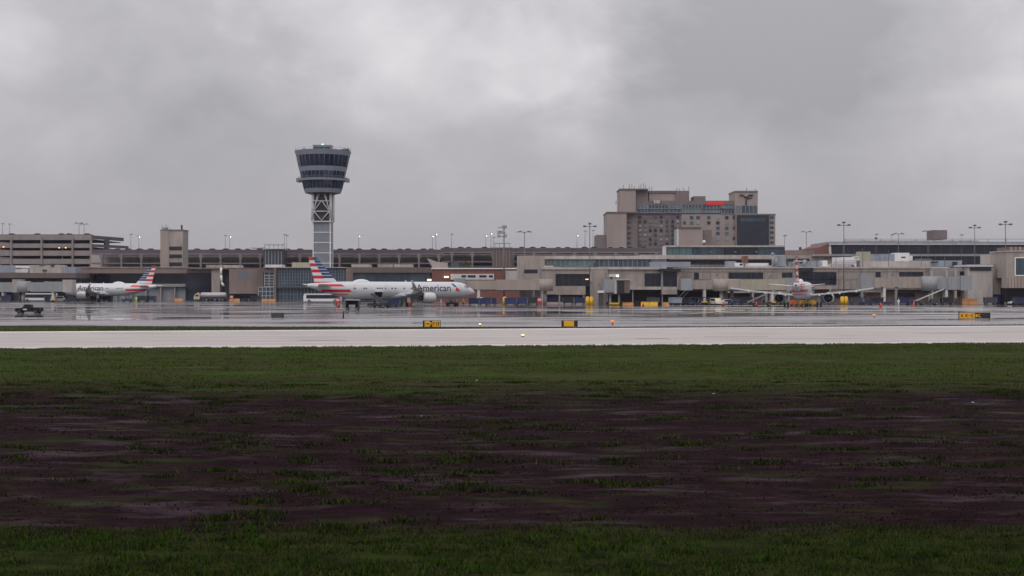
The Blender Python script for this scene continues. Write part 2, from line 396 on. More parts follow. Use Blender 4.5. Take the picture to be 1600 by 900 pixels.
def clumped(n, x0, x1, y0, y1, spread, per, thr=-1, f=(.25, .7)):
    out = []
    while len(out) < n:
        cx = random.uniform(x0, x1); cy = random.uniform(y0, y1)
        if abs(cx) > cy*.42 + 7: continue
        if noise.noise(Vector((cx*f[0], cy*f[1], 3.3))) + .35*noise.noise(Vector((cx*f[0]*4, cy*f[1]*4, 8))) < thr: continue
        for _ in range(per):
            x = cx + random.gauss(0, spread[0]); y = cy + random.gauss(0, spread[1])
            out.append((x, y, hgt(x, y) - .01))
    return np.array(out)
P = clumped(150000, -18, 18, 16, 24.4, (.35, .10), 20, -.35, (.5, 1.6))
h = rng.uniform(.03, .10, len(P)); tag(blades('grass', P, h, rng.uniform(.008, .02, len(P)), ['blade_green','blade_dark','blade_olive','blade_straw','blade_black'], [.12,.38,.14,.12,.24], 1), 'short green grass nearest the camera, below the bare soil', 'grass', kind='stuff')
P = clumped(75000, -34, 34, 24, 62, (.26, .09), 130, .06, (.16, .7))
h = rng.uniform(.04, .15, len(P)); tag(blades('weeds', P, h, rng.uniform(.015, .035, len(P)), ['blade_green','blade_dark','blade_olive','blade_black'], [.12,.44,.14,.30], 2), 'low weeds scattered in clumps over the dark bare soil', 'weeds', kind='stuff')
P = clumped(60000, -50, 50, 56, 104, (.5, .25), 12, -.15, (.08, .2))
P = P[P[:, 1] < 99.0 + .124*P[:, 0]]
h = rng.uniform(.05, .13, len(P)); tag(blades('grass', P, h, rng.uniform(.03, .06, len(P)), ['blade_green','blade_dark','blade_olive','blade_straw'], [.36,.36,.2,.08], 3), 'green grass belt running along the near edge of the runway', 'grass', kind='stuff')
mat('verge_green', (.075, .085, .035), .8, var=.3, scale=.5, spec=.05); mat('verge_straw', (.14, .115, .075), .8, var=.3, scale=.5, spec=.05)
vx = rng.uniform(-75, 90, 26000); lo = 142 + .187*vx; hi = np.interp(vx, [q[0] for q in TE], [q[1] for q in TE])
P = np.stack([vx, lo + (hi-lo)*rng.uniform(-.03, 1.02, len(vx)), np.full(len(vx), -.03)], 1)
h = rng.uniform(.04, .13, len(P)); tag(blades('grass', P, h, rng.uniform(.05, .14, len(P)), ['verge_green','blade_olive','verge_straw','blade_dark'], [.4,.2,.25,.15], 4), 'thin grass verge between the runway and the taxiway', 'grass', kind='stuff')
P = np.array([(x, S(x,196.9,.27) + random.random()*2.0, -.06) for x in rng.uniform(-34, 100, 6000)])
h = rng.uniform(.05, .14, len(P)); tag(blades('grass', P, h, rng.uniform(.05, .12, len(P)), ['blade_dark','blade_olive','blade_straw'], [.4,.35,.25], 5), 'narrow grass line between taxiway and apron', 'grass', kind='stuff')
mat('dead_dark', (.007, .004, .005), .9, var=.3, scale=.8, spec=.05); mat('dead_brown', (.026, .012, .012), .9, var=.3, scale=.8, spec=.05); mat('dead_pale', (.065, .042, .042), .9, var=.3, scale=.8, spec=.05)
P = clumped(100000, -34, 34, 23, 64, (.5, .16), 30, -.2, (.3, .9))
h = rng.uniform(.01, .045, len(P)); tag(blades('dead_grass', P, h, rng.uniform(.02, .08, len(P)), ['dead_dark','dead_brown','dead_pale','blade_olive'], [.46,.38,.11,.05], 6), 'matted dead grass and mud crumbs over the dark bare soil', 'dead grass', kind='stuff')
ex = rng.uniform(-52, 52, 9000); ex = ex[np.array([noise.noise(Vector((q*.35, 2, 2)))+.5*noise.noise(Vector((q*1.4, 5, 2))) > -.12 for q in ex])]
P = np.array([(x, 99.3 + .124*x + abs(random.gauss(0, .45))*(.6+noise.noise(Vector((x*.5, 9, 2)))), -.03) for x in ex])
h = rng.uniform(.05, .17, len(P)); tag(blades('grass', P, h, rng.uniform(.03, .07, len(P)), ['blade_green','blade_dark','blade_olive','blade_straw'], [.2,.35,.25,.2], 7), 'ragged grass tufts growing over the near edge of the runway', 'grass', kind='stuff')
P = clumped(16000, -12, 12, 17, 24, (.10, .05), 60, -.9, (.5, 1.5))
h = rng.uniform(.07, .17, len(P)); tag(blades('grass', P, h, rng.uniform(.008, .02, len(P)), ['blade_green','blade_dark'], [.45,.55], 8), 'taller bright grass tufts in the turf nearest the camera', 'grass', kind='stuff')
# small pale stones
for (px, py, lab) in ((658, 650, 'small pale stone on the dark soil, nearest the tower side'), (1115, 613, 'small white stone at the edge of the grass, right of centre'), (745, 594, 'small white stone in the green grass, centre'), (1520, 627, 'small pale stone at the far right of the dark soil')):
    x, y, _ = gpt(px, py); s = MB(); r = .045
    s.rings([[(x+math.cos(t)*r*k*1.5*(1+.2*math.sin(3*t)), y+math.sin(t)*r*k, hgt(x, y)+zz) for t in np.linspace(0, 2*math.pi, 9)[:-1]] for k, zz in ((.9, -.02), (1, .01), (.6, .03))], 'concrete_grey')
    tag(s.build('stone', off=(x, y, 0)), lab, 'stone').location = (x, y, 0)

# ------------------------------------------------------------------ airliner
def text_mesh(txt, bold=.0):
    cu = D.curves.new('t', 'FONT'); cu.body = txt; cu.offset = bold; cu.resolution_u = 3
    ob = D.objects.new('t', cu); COL.objects.link(ob)
    bpy.context.view_layer.update()
    me = D.meshes.new_from_object(ob.evaluated_get(bpy.context.evaluated_depsgraph_get()))
    D.objects.remove(ob); return me
def text_part(txt, name, parent, m, place, width, height, bold=0, cuts=0):
    """lettering: place(u,v)->xyz with u 0..width and v 0..height (cap height)"""
    import bmesh
    me = text_mesh(txt, bold); bm = bmesh.new(); bm.from_mesh(me)
    xs_ = [v.co.x for v in bm.verts]; ys_ = [v.co.y for v in bm.verts]
    x0, x1, y1 = min(xs_), max(xs_), max(ys_)
    for k in range(1, cuts):
        geom = bm.verts[:] + bm.edges[:] + bm.faces[:]
        bmesh.ops.bisect_plane(bm, geom=geom, plane_co=(0, y1*k/cuts, 0), plane_no=(0, 1, 0))
    for v in bm.verts: v.co = Vector(place((v.co.x-x0)/(x1-x0)*width, v.co.y/y1*height))
    me2 = D.meshes.new(name); bm.to_mesh(me2); bm.free(); me2.materials.append(MATS[m])
    o = D.objects.new(name, me2); COL.objects.link(o); o.parent = parent; return o

def fuselage_material(Lf):
    name = 'fuselage_%d' % Lf
    if name in MATS: return name
    m = D.materials.new(name); MATS[name] = m; nt, N, L, p = nodes_of(m)
    p.inputs['Roughness'].default_value = .36; p.inputs['Metallic'].default_value = .2
    tc = N.new('ShaderNodeTexCoord'); sp = N.new('ShaderNodeSeparateXYZ'); L.new(tc.outputs['Object'], sp.inputs[0])
    def M(op, a, b=None, clamp=False):
        n = N.new('ShaderNodeMath'); n.operation = op; n.use_clamp = clamp
        for i, q in enumerate((a, b)):
            if q is None: continue
            if isinstance(q, (int, float)): n.inputs[i].default_value = q
            else: L.new(q, n.inputs[i])
        return n.outputs[0]
    x, z = sp.outputs['X'], sp.outputs['Z']
    def band(z0, z1, fwd, back, slant):
        zz = M('MULTIPLY', M('GREATER_THAN', z, z0), M('LESS_THAN', z, z1))
        lim = M('ADD', M('MULTIPLY', M('SUBTRACT', z, z0), slant), -Lf/2+fwd)
        return M('MULTIPLY', M('MULTIPLY', zz, M('LESS_THAN', x, lim)), M('GREATER_THAN', x, -Lf/2+back))
    b = M('MAXIMUM', band(4.85, 5.42, 9.0, 2.6, -1.5), M('MAXIMUM', band(3.55, 4.15, 10.6, 3.4, -.8), band(2.85, 3.05, 10.0, 6, -.8)))
    mx = N.new('ShaderNodeMix'); mx.data_type = 'RGBA'; mx.inputs[6].default_value = (.60, .62, .635, 1); mx.inputs[7].default_value = (.60, .025, .035, 1)
    L.new(b, mx.inputs[0]); L.new(mx.outputs[2], p.inputs['Base Color'])
    # panel joints: a faint dark line each 2.6 m along the body
    return name
ZC = 3.95
def fus_prof(Lf):
    return [(0,3.35,.04),(.12,3.37,.26),(.5,3.42,.58),(1.0,3.5,.86),(1.6,3.58,1.08),(2.1,3.66,1.24),(2.5,3.78,1.42),(3.1,3.88,1.66),(4.0,3.93,1.86),(5.2,ZC,1.97),(6.5,ZC,2.02),
            (Lf*.35,ZC,2.02),(Lf*.5,ZC,2.02),(Lf-14,ZC,2.02),(Lf-12,3.98,2.0),(Lf-10,4.08,1.9),(Lf-8,4.26,1.7),(Lf-6,4.48,1.42),(Lf-4,4.72,1.08),(Lf-2,4.94,.72),(Lf-.7,5.06,.46),(Lf,5.1,.3)]
def fus_at(Lf, s):
    pr = fus_prof(Lf)
    for a, b in zip(pr, pr[1:]):
        if a[0] <= s <= b[0]:
            t = (s-a[0])/(b[0]-a[0]); return a[1]+(b[1]-a[1])*t, a[2]+(b[2]-a[2])*t
    return pr[-1][1], pr[-1][2]
def airfoil_ring(le, chord, thick, span_pos, n=9, up=None):
    """closed ring of a lifting surface; returns points for y=span_pos, z given"""
    pts = []
    for i in range(n+1):
        t = i/n; th = thick*chord*(1.6*math.sqrt(t)*(1-t)+.25*t*(1-t)+.01); pts.append((t, th))
    ring = [(le-t*chord, th) for t, th in pts] + [(le-t*chord, -th*.75) for t, th in reversed(pts[1:-1])]
    return ring
def airliner(name, Lf, label, loc, rz, wing_s, sharklet=True, windows=True, reg=None):
    t = T(name, label, 'airliner', loc, rz)
    h = Lf/2
    fm = fuselage_material(Lf)
    b = MB(); rings = []
    for s, zc, r in fus_prof(Lf):
        rings.append([(h-s, math.cos(a)*r*.985, zc+math.sin(a)*r*1.03) for a in np.linspace(0, 2*math.pi, 33)[:-1]])
    b.rings(rings, fm); fu = b.build('fuselage', t)
    # belly fairing
    b = MB(); rr = []
    for s, wd, zb in ((wing_s-2.5, .8, 2.1), (wing_s-1, 1.7, 1.82), (wing_s+2, 2.15, 1.66), (wing_s+6, 2.15, 1.66), (wing_s+8.5, 1.5, 1.85), (wing_s+10, .5, 2.05)):
        rr.append([(h-s, math.cos(a)*wd, 2.75+math.sin(a)*(2.75-zb)) for a in np.linspace(0, 2*math.pi, 17)[:-1]])
    b.rings(rr, 'plane_silver'); b.build('belly_fairing', t)
    # cockpit windows
    for sg in (1, -1):
        for s0, s1, a0, a1 in ((1.85, 2.6, 66, 88), (2.0, 2.95, 42, 62), (2.6, 3.6, 26, 42)):
            b = MB(); pts = []
            for s, a in ((s0, a0), (s0, a1), (s1, a1), (s1, a0)):
                zc, r = fus_at(Lf, s); r *= 1.02; aa = math.radians(a)
                pts.append((h-s, sg*math.cos(aa)*r, zc+math.sin(aa)*r*1.03))
            b.add(pts, [(0,1,2,3)], 'glass_dark'); b.build('cockpit_window', t)
    # cabin windows (the ones the photograph shows) and doors
    if windows:
        for sg in (1, -1):
            for s in windows:
                zc, r = fus_at(Lf, s); z0 = 4.35; y = math.sqrt(max(0, r*r-(z0-zc)**2))*.985
                b = MB()
                b.rings([[(h-s+.2*math.cos(a), sg*(y+q), z0+.26*math.sin(a)) for a in np.linspace(0, 2*math.pi, 11)[:-1]] for q in (-.03, .012)], 'black')
                b.build('cabin_window', t)
    for sg in (1, -1):
        for s in ((5.2, Lf-11.5) if Lf < 40 else (5.2, 14.5, Lf*.56, Lf-11.5)):
            b = MB(); zc, r = fus_at(Lf, s)
            for s0, s1, z0, z1 in ((s-.42, s-.38, 3.35, 5.2), (s+.38, s+.42, 3.35, 5.2), (s-.42, s+.42, 5.16, 5.2), (s-.42, s+.42, 3.35, 3.39)):
                zs = np.linspace(z0, z1, 6) if z1-z0 > .5 else (z0, z1)
                for za, zb in zip(zs, zs[1:]):
                    b.add([(h-q, sg*(math.sqrt(max(.01, r*r-((zz-zc)/1.03)**2))*.985+.008), zz) for q, zz in ((s0, za), (s1, za), (s1, zb), (s0, zb))], [(0,1,2,3)], 'grey_metal')
            b.build('door', t)
    # fin with stars-and-bars stripes: one mesh cut along the stripe borders
    b = MB()
    zt, zb = 11.76, 5.15
    def le(z): k = (z-zb)/(zt-zb); return Lf-8.3+k*5.9 if k > .1 else Lf-10.0+(k/.1)*(1.7+.59)
    def te(z): k = (z-zb)/(zt-zb); return Lf-2.1+k*1.75
    zs = []; z = zt; k = 0; p = .72
    lev = []
    while z > zb+.01:
        z1 = max(zb, z-p); lev.append((z, z1, k)); z = z1; k += 1
    def thk(fr, z): c = te(z)-le(z); return .055*c*4*fr*(1-fr)*(1.25-.5*fr)+.015
    for z1, z0, k in lev:
        gap = z0+.17*p if k < 7 else z0
        for za, zc_, isgap in ((z1, gap, False), (gap, z0, True)):
            if za-zc_ < 1e-4: continue
            fr = [0, .12, .3, .52 if k else .5, .75, 1]
            for sg in (1, -1):
                for f0, f1 in zip(fr, fr[1:]):
                    front = f1 <= .53
                    if k < 7:
                        if front: mm = 'livery_lightblue' if (isgap and k == 0) else ('plane_white' if isgap else 'livery_blue')
                        else: mm = ('livery_red' if k % 2 == 0 else 'plane_white')
                    else: mm = 'plane_white' if k == 7 else ('livery_red' if k == 8 else 'plane_silver')
                    q = []
                    for f, zz in ((f0, za), (f1, za), (f1, zc_), (f0, zc_)):
                        s = le(zz)+(te(zz)-le(zz))*f; q.append((h-s, sg*thk(f, zz), zz))
                    b.add(q, [(0,1,2,3)], mm)
    b.box(h-te(zt), h-le(zt), -.06, .06, zt-.01, zt+.03, 'plane_white')
    b.build('tail_fin', t)
    # tailplanes
    for sg in (1, -1):
        b = MB(); rr = []
        for k in (0, .5, 1):
            ring = airfoil_ring(h-(Lf-6.0+k*3.6), 3.6-2.2*k, .075, 0)
            rr.append([(x, sg*(.6+5.6*k), 4.85+z+.55*k) for x, z in ring])
        b.rings(rr, 'plane_white'); b.build('tailplane', t)
    # wings, flap fairings, sharklets
    for sg in (1, -1):
        b = MB(); rr = []
        for yy, les, ch, zz, th in ((1.2, wing_s, 7.0, 2.75, .065), (1.9, wing_s+.4, 6.5, 2.8, .06), (6.4, wing_s+2.3, 3.9, 3.22, .05), (12, wing_s+5.6, 2.4, 3.85, .045), (16.4, wing_s+9.0, 1.2, 4.5, .04)):
            rr.append([(x, sg*yy, zz+z) for x, z in airfoil_ring(h-les, ch, th, 0)])
        b.rings(rr, 'wing_grey'); wg = b.build('wing', t)
        b = MB(); rr = []
        for yy, les, ch, zz in ((16.4, wing_s+9.0, 1.2, 4.5), (16.8, wing_s+9.3, .95, 4.75), (17.1, wing_s+9.8, .75, 5.4), (17.3, wing_s+10.5, .38, 6.3)):
            tt = (zz-4.5)/2.4
            rr.append([(x, sg*(yy+(-z)*min(1, tt*2)*-1), zz+z*(1-min(1, tt*2))) for x, z in airfoil_ring(h-les, ch, .04, 0)])
        if sharklet: b.rings(rr, 'wing_grey'); b.build('winglet', t)
        b = MB(); q = [(2.1, wing_s+6.75, 2.83), (6.4, wing_s+6.1, 3.24), (12, wing_s+7.9, 3.86), (16.3, wing_s+10.1, 4.48)]
        for (ya, sa, za), (yb, sb, zb_) in zip(q, q[1:]):
            b.add([(h-sa, sg*ya, za-.2), (h-sb, sg*yb, zb_-.18), (h-sb, sg*yb, zb_+.14), (h-sa, sg*ya, za+.16), (h-sa+.5, sg*ya, za-.2), (h-sb+.5, sg*yb, zb_-.18), (h-sb+.5, sg*yb, zb_+.09), (h-sa+.5, sg*ya, za+.09)], [(0,1,2,3), (7,6,5,4), (3,2,6,7), (0,4,5,1), (0,3,7,4), (1,5,6,2)], 'plane_white')
        b.build('flap', wg)  # white strip added to brighten the trailing edge of the grey wing
        for yy, s0, zz in ((3.9, wing_s+4.6, 2.7), (8.6, wing_s+5.4, 3.2), (12.4, wing_s+6.6, 3.65)):
            b = MB(); rr = []
            for k, r in ((0, .05), (.3, .24), (.6, .26), (1, .04)):
                rr.append([(h-(s0+k*3), sg*yy+math.cos(a)*r*.8, zz+math.sin(a)*r) for a in np.linspace(0, 2*math.pi, 9)[:-1]])
            b.rings(rr, 'plane_white'); b.build('flap_fairing', t)
        # engine
        e0 = wing_s-.6; ey = sg*5.75; ez = 2.12
        nac = MB(); prof = ((.25, .98), (0, 1.08), (.12, 1.2), (.8, 1.32), (1.8, 1.32), (2.9, 1.22), (3.4, 1.12), (3.42, 1.04), (2.2, 1.0))
        nac.rings([[(h-e0-s, ey+math.cos(a)*r, ez+math.sin(a)*r) for a in np.linspace(0, 2*math.pi, 25)[:-1]] for s, r in prof], 'nacelle', cap=False)
        eng = nac.build('engine', t)
        b = MB(); b.cyl((h-e0-.8, ey, ez), (h-e0-.82, ey, ez), .95, .95, 'black', 20); b.cyl((h-e0-2.5, ey, ez), (h-e0-2.52, ey, ez), 1.0, 1.0, 'black', 20) if False else None; b.build('fan', eng); b = MB(); b.cyl((h-e0-2.5, ey, ez), (h-e0-2.55, ey, ez), 1.02, 1.02, 'black', 20); b.build('exhaust_duct', eng)
        b = MB(); b.rings([[(h-e0-s, ey+math.cos(a)*r, ez+math.sin(a)*r) for a in np.linspace(0, 2*math.pi, 17)[:-1]] for s, r in ((2.7, .6), (3.6, .5), (4.0, .4), (4.02, .26), (4.5, .05))], 'dark_metal'); b.build('exhaust_cone', eng)
        b = MB(); b.prism([(h-e0-.9, 3.1), (h-e0-2.6, 3.5), (h-e0-5.2, 3.15), (h-e0-3.2, 2.9), (h-e0-1.2, 3.0)], ey-.16, ey+.16, 'nacelle'); b.build('pylon', t)
        # main gear
        gs = wing_s+5.4; b = MB(); b.cyl((h-gs, sg*3.8, .6), (h-gs+.1, sg*3.5, 2.9), .14, .16, 'off_white', 8); b.box(h-gs-.4, h-gs+.4, sg*3.95-.03, sg*3.95+.03, .9, 2.2, 'plane_silver'); gr = b.build('main_gear', t)
        for k in (-.42, .42):
            b = MB(); b.cyl((h-gs, sg*3.8+k-.2, .58), (h-gs, sg*3.8+k+.2, .58), .58, .58, 'rubber', 18); b.cyl((h-gs, sg*3.8+k-.215, .58), (h-gs, sg*3.8+k+.215, .58), .26, .26, 'grey_metal', 12); b.build('wheel', gr)
    b = MB(); gs = 5.0
    b.cyl((h-gs, 0, .4), (h-gs-.2, 0, 2.2), .1, .12, 'off_white', 8); gr = b.build('nose_gear', t)
    for k in (-.25, .25):
        b = MB(); b.cyl((h-gs, k-.1, .38), (h-gs, k+.1, .38), .38, .38, 'rubber', 16); b.build('wheel', gr)
    # dome on the rear roof, blade aerials, APU outlet
    b = MB(); sd_ = Lf-13.8
    rr = [[(h-(sd_+q*2.3), math.cos(a)*wd, 5.93+math.sin(a)*ht*1.6) for a in np.linspace(0, math.pi, 9)] for q, wd, ht in ((-1, .05, .02), (-.7, .4, .28), (-.2, .55, .44), (.3, .52, .42), (.75, .35, .25), (1, .05, .02))]
    b.rings(rr, 'plane_white', closed=False); b.build('radome', t)
    b = MB(); b.prism([(h-Lf*.42, 6.0), (h-Lf*.42-.5, 6.0), (h-Lf*.42-.45, 6.4), (h-Lf*.42-.25, 6.4)], -.03, .03, 'plane_white'); b.build('aerial', t)
    b = MB(); b.cyl((h-Lf+.02, 0, 5.1), (h-Lf-.08, 0, 5.1), .24, .2, 'black', 12); b.build('exhaust', t)
    # lettering on both sides + the small red and blue mark next to it
    s_start = 7.7 if Lf > 40 else 5.6
    W_, H_ = 9.3, 1.66
    def surf(s, z, sg):
        zc, r = fus_at(Lf, s); return (h-s, sg*(math.sqrt(max(.01, (r*.985)**2*(1-((z-zc)/(r*1.03))**2)))+.02), z)
    if Lf > 40:
        text_part('American', 'lettering', t, 'livery_text', lambda u, v: surf(s_start+W_-u, 3.72+v, -1), W_, H_, .012, 12)
    text_part('American', 'lettering', t, 'livery_text', lambda u, v: surf(s_start+.6+u, 3.72+v, 1), W_, H_, .012, 12)
    if Lf <= 40: text_part('American', 'lettering', t, 'livery_text', lambda u, v: surf(s_start+W_+.6-u, 3.72+v, -1), W_, H_, .012, 12)
    for sg in (-1, 1):
        for pts, mm in ((((-.35, 5.6), (-.95, 5.6), (-1.8, 4.85), (-1.15, 4.75)), 'livery_blue'), (((-1.55, 4.75), (-1.95, 4.55), (-2.75, 3.72), (-1.3, 3.72)), 'livery_red')):
            b = MB(); n = 6
            for i in range(n):      # quads strips follow the curved side
                q = []
                for a0, a1, k in ((0, 3, i/n), (1, 2, i/n), (1, 2, (i+1)/n), (0, 3, (i+1)/n)):
                    ds = pts[a0][0]*(1-k)+pts[a1][0]*k; z = pts[a0][1]*(1-k)+pts[a1][1]*k
                    q.append(surf(s_start+ds, z, sg))
                b.add(q, [(0,1,2,3)], mm)
            b.build('logo', t)
    if Lf > 40:      # open rear hold with its door lifted out
        b = MB(); zs_ = np.linspace(2.25, 3.55, 7)
        for za, zb in zip(zs_, zs_[1:]):
            q = []
            for s_, z_ in ((26.0, za), (28.0, za), (28.0, zb), (26.0, zb)):
                p_ = surf(s_, z_, -1); q.append((p_[0], p_[1]-.01, z_))
            b.add(q, [(0,1,2,3)], 'black')
        b.build('hold_opening', t)
        b = MB(); b.box(h-28.0, h-26.0, -3.2, -2.0, 3.6, 3.68, 'plane_white'); b.build('hold_door', t)
    return t
# big one, nose right
wins = [15.6+.0, 16.4, 18.3, 20.3, 22.6, 23.5, 25.2, 26.1, 26.7, 27.3, 30.2, 30.8, 33.1]
A1 = airliner('airliner', 44.5, 'largest airliner, white and silver, parked side-on with its nose pointing right', (X(615,312), 312, 0), math.radians(29), 14.6, windows=wins)
A2 = airliner('airliner', 33.8, 'silver airliner at the far left with its nose behind a boarding bridge', (X(172,424), 424, 0), math.radians(180-12), 9.2, windows=[16.5, 17.2, 20.5, 21.2, 22.0])
A3 = airliner('airliner', 37.6, 'airliner seen from behind with both wings spread, nose towards the concrete terminal', (X(1253.5,303), 303, 0), math.radians(73), 11.8, sharklet=False, windows=None)

# ------------------------------------------------------------------ control tower
d = 528; cx = X(504.7, d); pm = d/2000
ct = T('control_tower', 'tall airport control tower with flared blue glass cab on a lattice and panel shaft', 'control tower', (cx, d, 0))
def zz(py): return CAMZ + (450-py)*pm
def ngon(r, n=16, off=0): return [(math.cos(2*math.pi*(i+.5)/n+off)*r, math.sin(2*math.pi*(i+.5)/n+off)*r) for i in range(n)]
def band(bot, top, rb, rt, m, n=16):
    b = MB(); b.rings([[(x, y, zz(bot)) for x, y in ngon(rb*pm, n)], [(x, y, zz(top)) for x, y in ngon(rt*pm, n)]], m, smooth=False); return b
band(244.5, 236.8, 41.6, 44, 'tower_band').build('roof_rim', ct)
gl = band(262, 244.5, 37.4, 41.2, 'glass_tower').build('window_band', ct)
def mull(bot, top, rb, rt, k=2):
    b = MB(); P0 = ngon(rb*pm+.06); P1 = ngon(rt*pm+.06)
    for i in range(16):
        for f in [q/k for q in range(k)]:
            j = (i+1) % 16
            a = (P0[i][0]*(1-f)+P0[j][0]*f, P0[i][1]*(1-f)+P0[j][1]*f, zz(bot)); c = (P1[i][0]*(1-f)+P1[j][0]*f, P1[i][1]*(1-f)+P1[j][1]*f, zz(top))
            b.cyl(a, c, .06, .06, 'tower_panel', 5)
    return b
mull(262, 244.5, 37.4, 41.2).build('mullions', gl)
band(269, 262, 36, 37.8, 'tower_band').build('lower_rim', ct)
gl = band(279.5, 269, 33, 35.6, 'glass_tower').build('window_band', ct); mull(279.5, 269, 33, 35.6).build('mullions', gl)
b = band(283.4, 280, 37.5, 38, 'tower_band'); b.build('walkway', ct)
b = MB()
for i, (x, y) in enumerate(ngon(38*pm, 16)):
    x2, y2 = ngon(38*pm, 16)[(i+1) % 16]
    b.cyl((x, y, zz(280)), (x, y, zz(276.6)), .05, .05, 'tower_band', 5)
    for q in (276.6, 278.4): b.cyl((x, y, zz(q)), (x2, y2, zz(q)), .045, .045, 'tower_band', 5)
b.build('railing', ct)
for sx in (-1, 1): MB().box(sx*36*pm, sx*40.5*pm, -2.5, 2.5, zz(284.5), zz(279), 'tower_band').build('side_balcony', ct)
gl = band(295.5, 283.4, 29.5, 32.5, 'glass_tower').build('window_band', ct); mull(295.5, 283.4, 29.5, 32.5).build('mullions', gl)
band(302, 295.5, 27.6, 30, 'tower_band').build('base_rim', ct)
band(305, 302, 16, 27.0, 'dark_metal').build('underside', ct)
# roof penthouse, railing, aerials, beacon
MB().box(-14*pm, 14*pm, -3, 3, zz(236.8), zz(229), 'grey_metal').box(-13*pm, 13*pm, -3.02, -2.9, zz(234), zz(230.5), 'dark_metal').box(-14.5*pm, 14.5*pm, -3.3, 3.3, zz(229), zz(227.6), 'tower_band').build('penthouse', ct)
b = MB(); P0 = ngon(43*pm)
for i, (x, y) in enumerate(P0):
    x2, y2 = P0[(i+1) % 16]; b.cyl((x, y, zz(237)), (x, y, zz(232.8)), .05, .05, 'grey_metal', 5); b.cyl((x, y, zz(233.4)), (x2, y2, zz(233.4)), .04, .04, 'grey_metal', 5)
b.build('railing', ct)
for dx, top, r in ((-43, 229, .06), (-34, 232, .06), (-27, 231, .05), (27, 224, .07), (31, 229, .06), (43, 230, .06), (-13, 225, .06), (14, 225.5, .06), (2, 221, .04), (-40, 233, .05), (22, 231, .05)):
    b = MB(); b.cyl((dx*pm, 0, zz(237)), (dx*pm, 0, zz(top)), r, r*.7, 'grey_metal', 6); b.build('aerial', ct)
for dx, wv in ((33, 2.2), (38, 1.6), (-30, 1.2)):
    b = MB(); b.box(dx*pm-wv/2, dx*pm+wv/2, -1, .4, zz(236.8), zz(233.3), 'dark_metal').cyl((dx*pm, -1, zz(234)), (dx*pm+.5, -1.6, zz(232.4)), .4, .5, 'grey_metal', 8); b.build('roof_equipment', ct)
b = MB(); b.cyl((0, -1, zz(227.6)), (0, -1, zz(225.6)), .3, .3, 'lamp_green', 10); b.build('beacon', ct)
# shaft
hw = 13.2*pm
sh = MB(); sh.box(-hw, hw, -hw, hw, 0, zz(303), 'tower_panel'); shaft = sh.build('shaft', ct)
b = MB()
for sx in (-1, 1):
    for sy in (-1, 1): b.box(sx*hw-.28*(sx < 0)-.0, sx*hw+.28*(sx > 0), sy*hw-.28*(sy < 0), sy*hw+.28*(sy > 0), 0, zz(303), 'white_paint') if False else b.box(sx*(hw+.02)-.22, sx*(hw+.02)+.22, sy*(hw+.02)-.22, sy*(hw+.02)+.22, 0, zz(304), 'white_paint')
b.build('corner_column', shaft)
for py in (347.5, 363.5, 379.5, 395.5, 411.5, 427):
    b = MB(); b.box(-hw-.15, hw+.15, -hw-.15, hw+.15, zz(py)-.16, zz(py)+.16, 'white_paint'); b.build('band', shaft)
b = MB(); f = -hw-.7
b.box(-hw+.5, hw-.5, -hw-.06, -hw+.1, zz(346), zz(304), 'black')
for z0 in (331, 315): b.cyl((-hw-.3, f, zz(z0)), (hw+.3, f, zz(z0)), .22, .22, 'off_white', 6)
for a, c in (((-15,346),(-6,304)), ((15,346),(6,304)), ((-15,303),(-15,346)), ((15,303),(15,346)), ((-12,331),(0,314)), ((12,331),(0,314)), ((-12,331),(0,345)), ((12,331),(0,345)), ((-3.5,304),(-13,330)), ((3.5,304),(13,330))):
    for yy in (f, -f): b.cyl((a[0]*pm, yy, zz(a[1])), (c[0]*pm, yy, zz(c[1])), .2, .2, 'off_white', 6)
b.box(-hw-.4, hw+.4, f-.3, -f+.3, zz(347.5), zz(345.8), 'off_white')
b.build('lattice', ct)

# ------------------------------------------------------------------ buildings
class Bld:
    """a building: walls and openings given as photo columns/rows at a distance d"""
    def __init__(s, name, label, cat, px, d):
        s.d = d; s.loc = (X(px, d), d, 0); s.t = T(name, label, cat, s.loc)
    def part(s, name, items, label=None, parent=None):
        b = MB()
        for it in items:
            p0, p1, t, bt, dd, depth, m = it; b.px(p0, p1, t, bt, s.d+dd, depth, m)
        return b.build(name, parent or s.t, off=s.loc, label=label)
    def window(s, p0, p1, t, b, dd=0, glass='glass_dark', nv=0, frame='grey_metal', fw=.12, parent=None, nh=0):
        d = s.d+dd; x0, x1, z0, z1 = X(p0,d), X(p1,d), Z(b,d), Z(t,d)
        m = MB(); m.box(x0, x1, d-.05, d+.3, z0, z1, glass); w = m.build('window', parent or s.t, off=s.loc)
        if nv or nh:
            m = MB()
            for i in range(nv+1): xx = x0+(x1-x0)*i/nv if nv else x0; m.box(xx-fw/2, xx+fw/2, d-.14, d-.052, z0, z1, frame)
            for i in range(nh+1):
                z_ = z0+(z1-z0)*i/nh if nh else z0
                m.box(x0, x1, d-.13, d-.053, z_-fw/2, z_+fw/2, frame)
            m.build('frame', w, off=(0,0,0)).location = (-s.loc[0], -s.loc[1], 0)
        return w
GZ = lambda d: 450+9000/d     # ground row at distance d

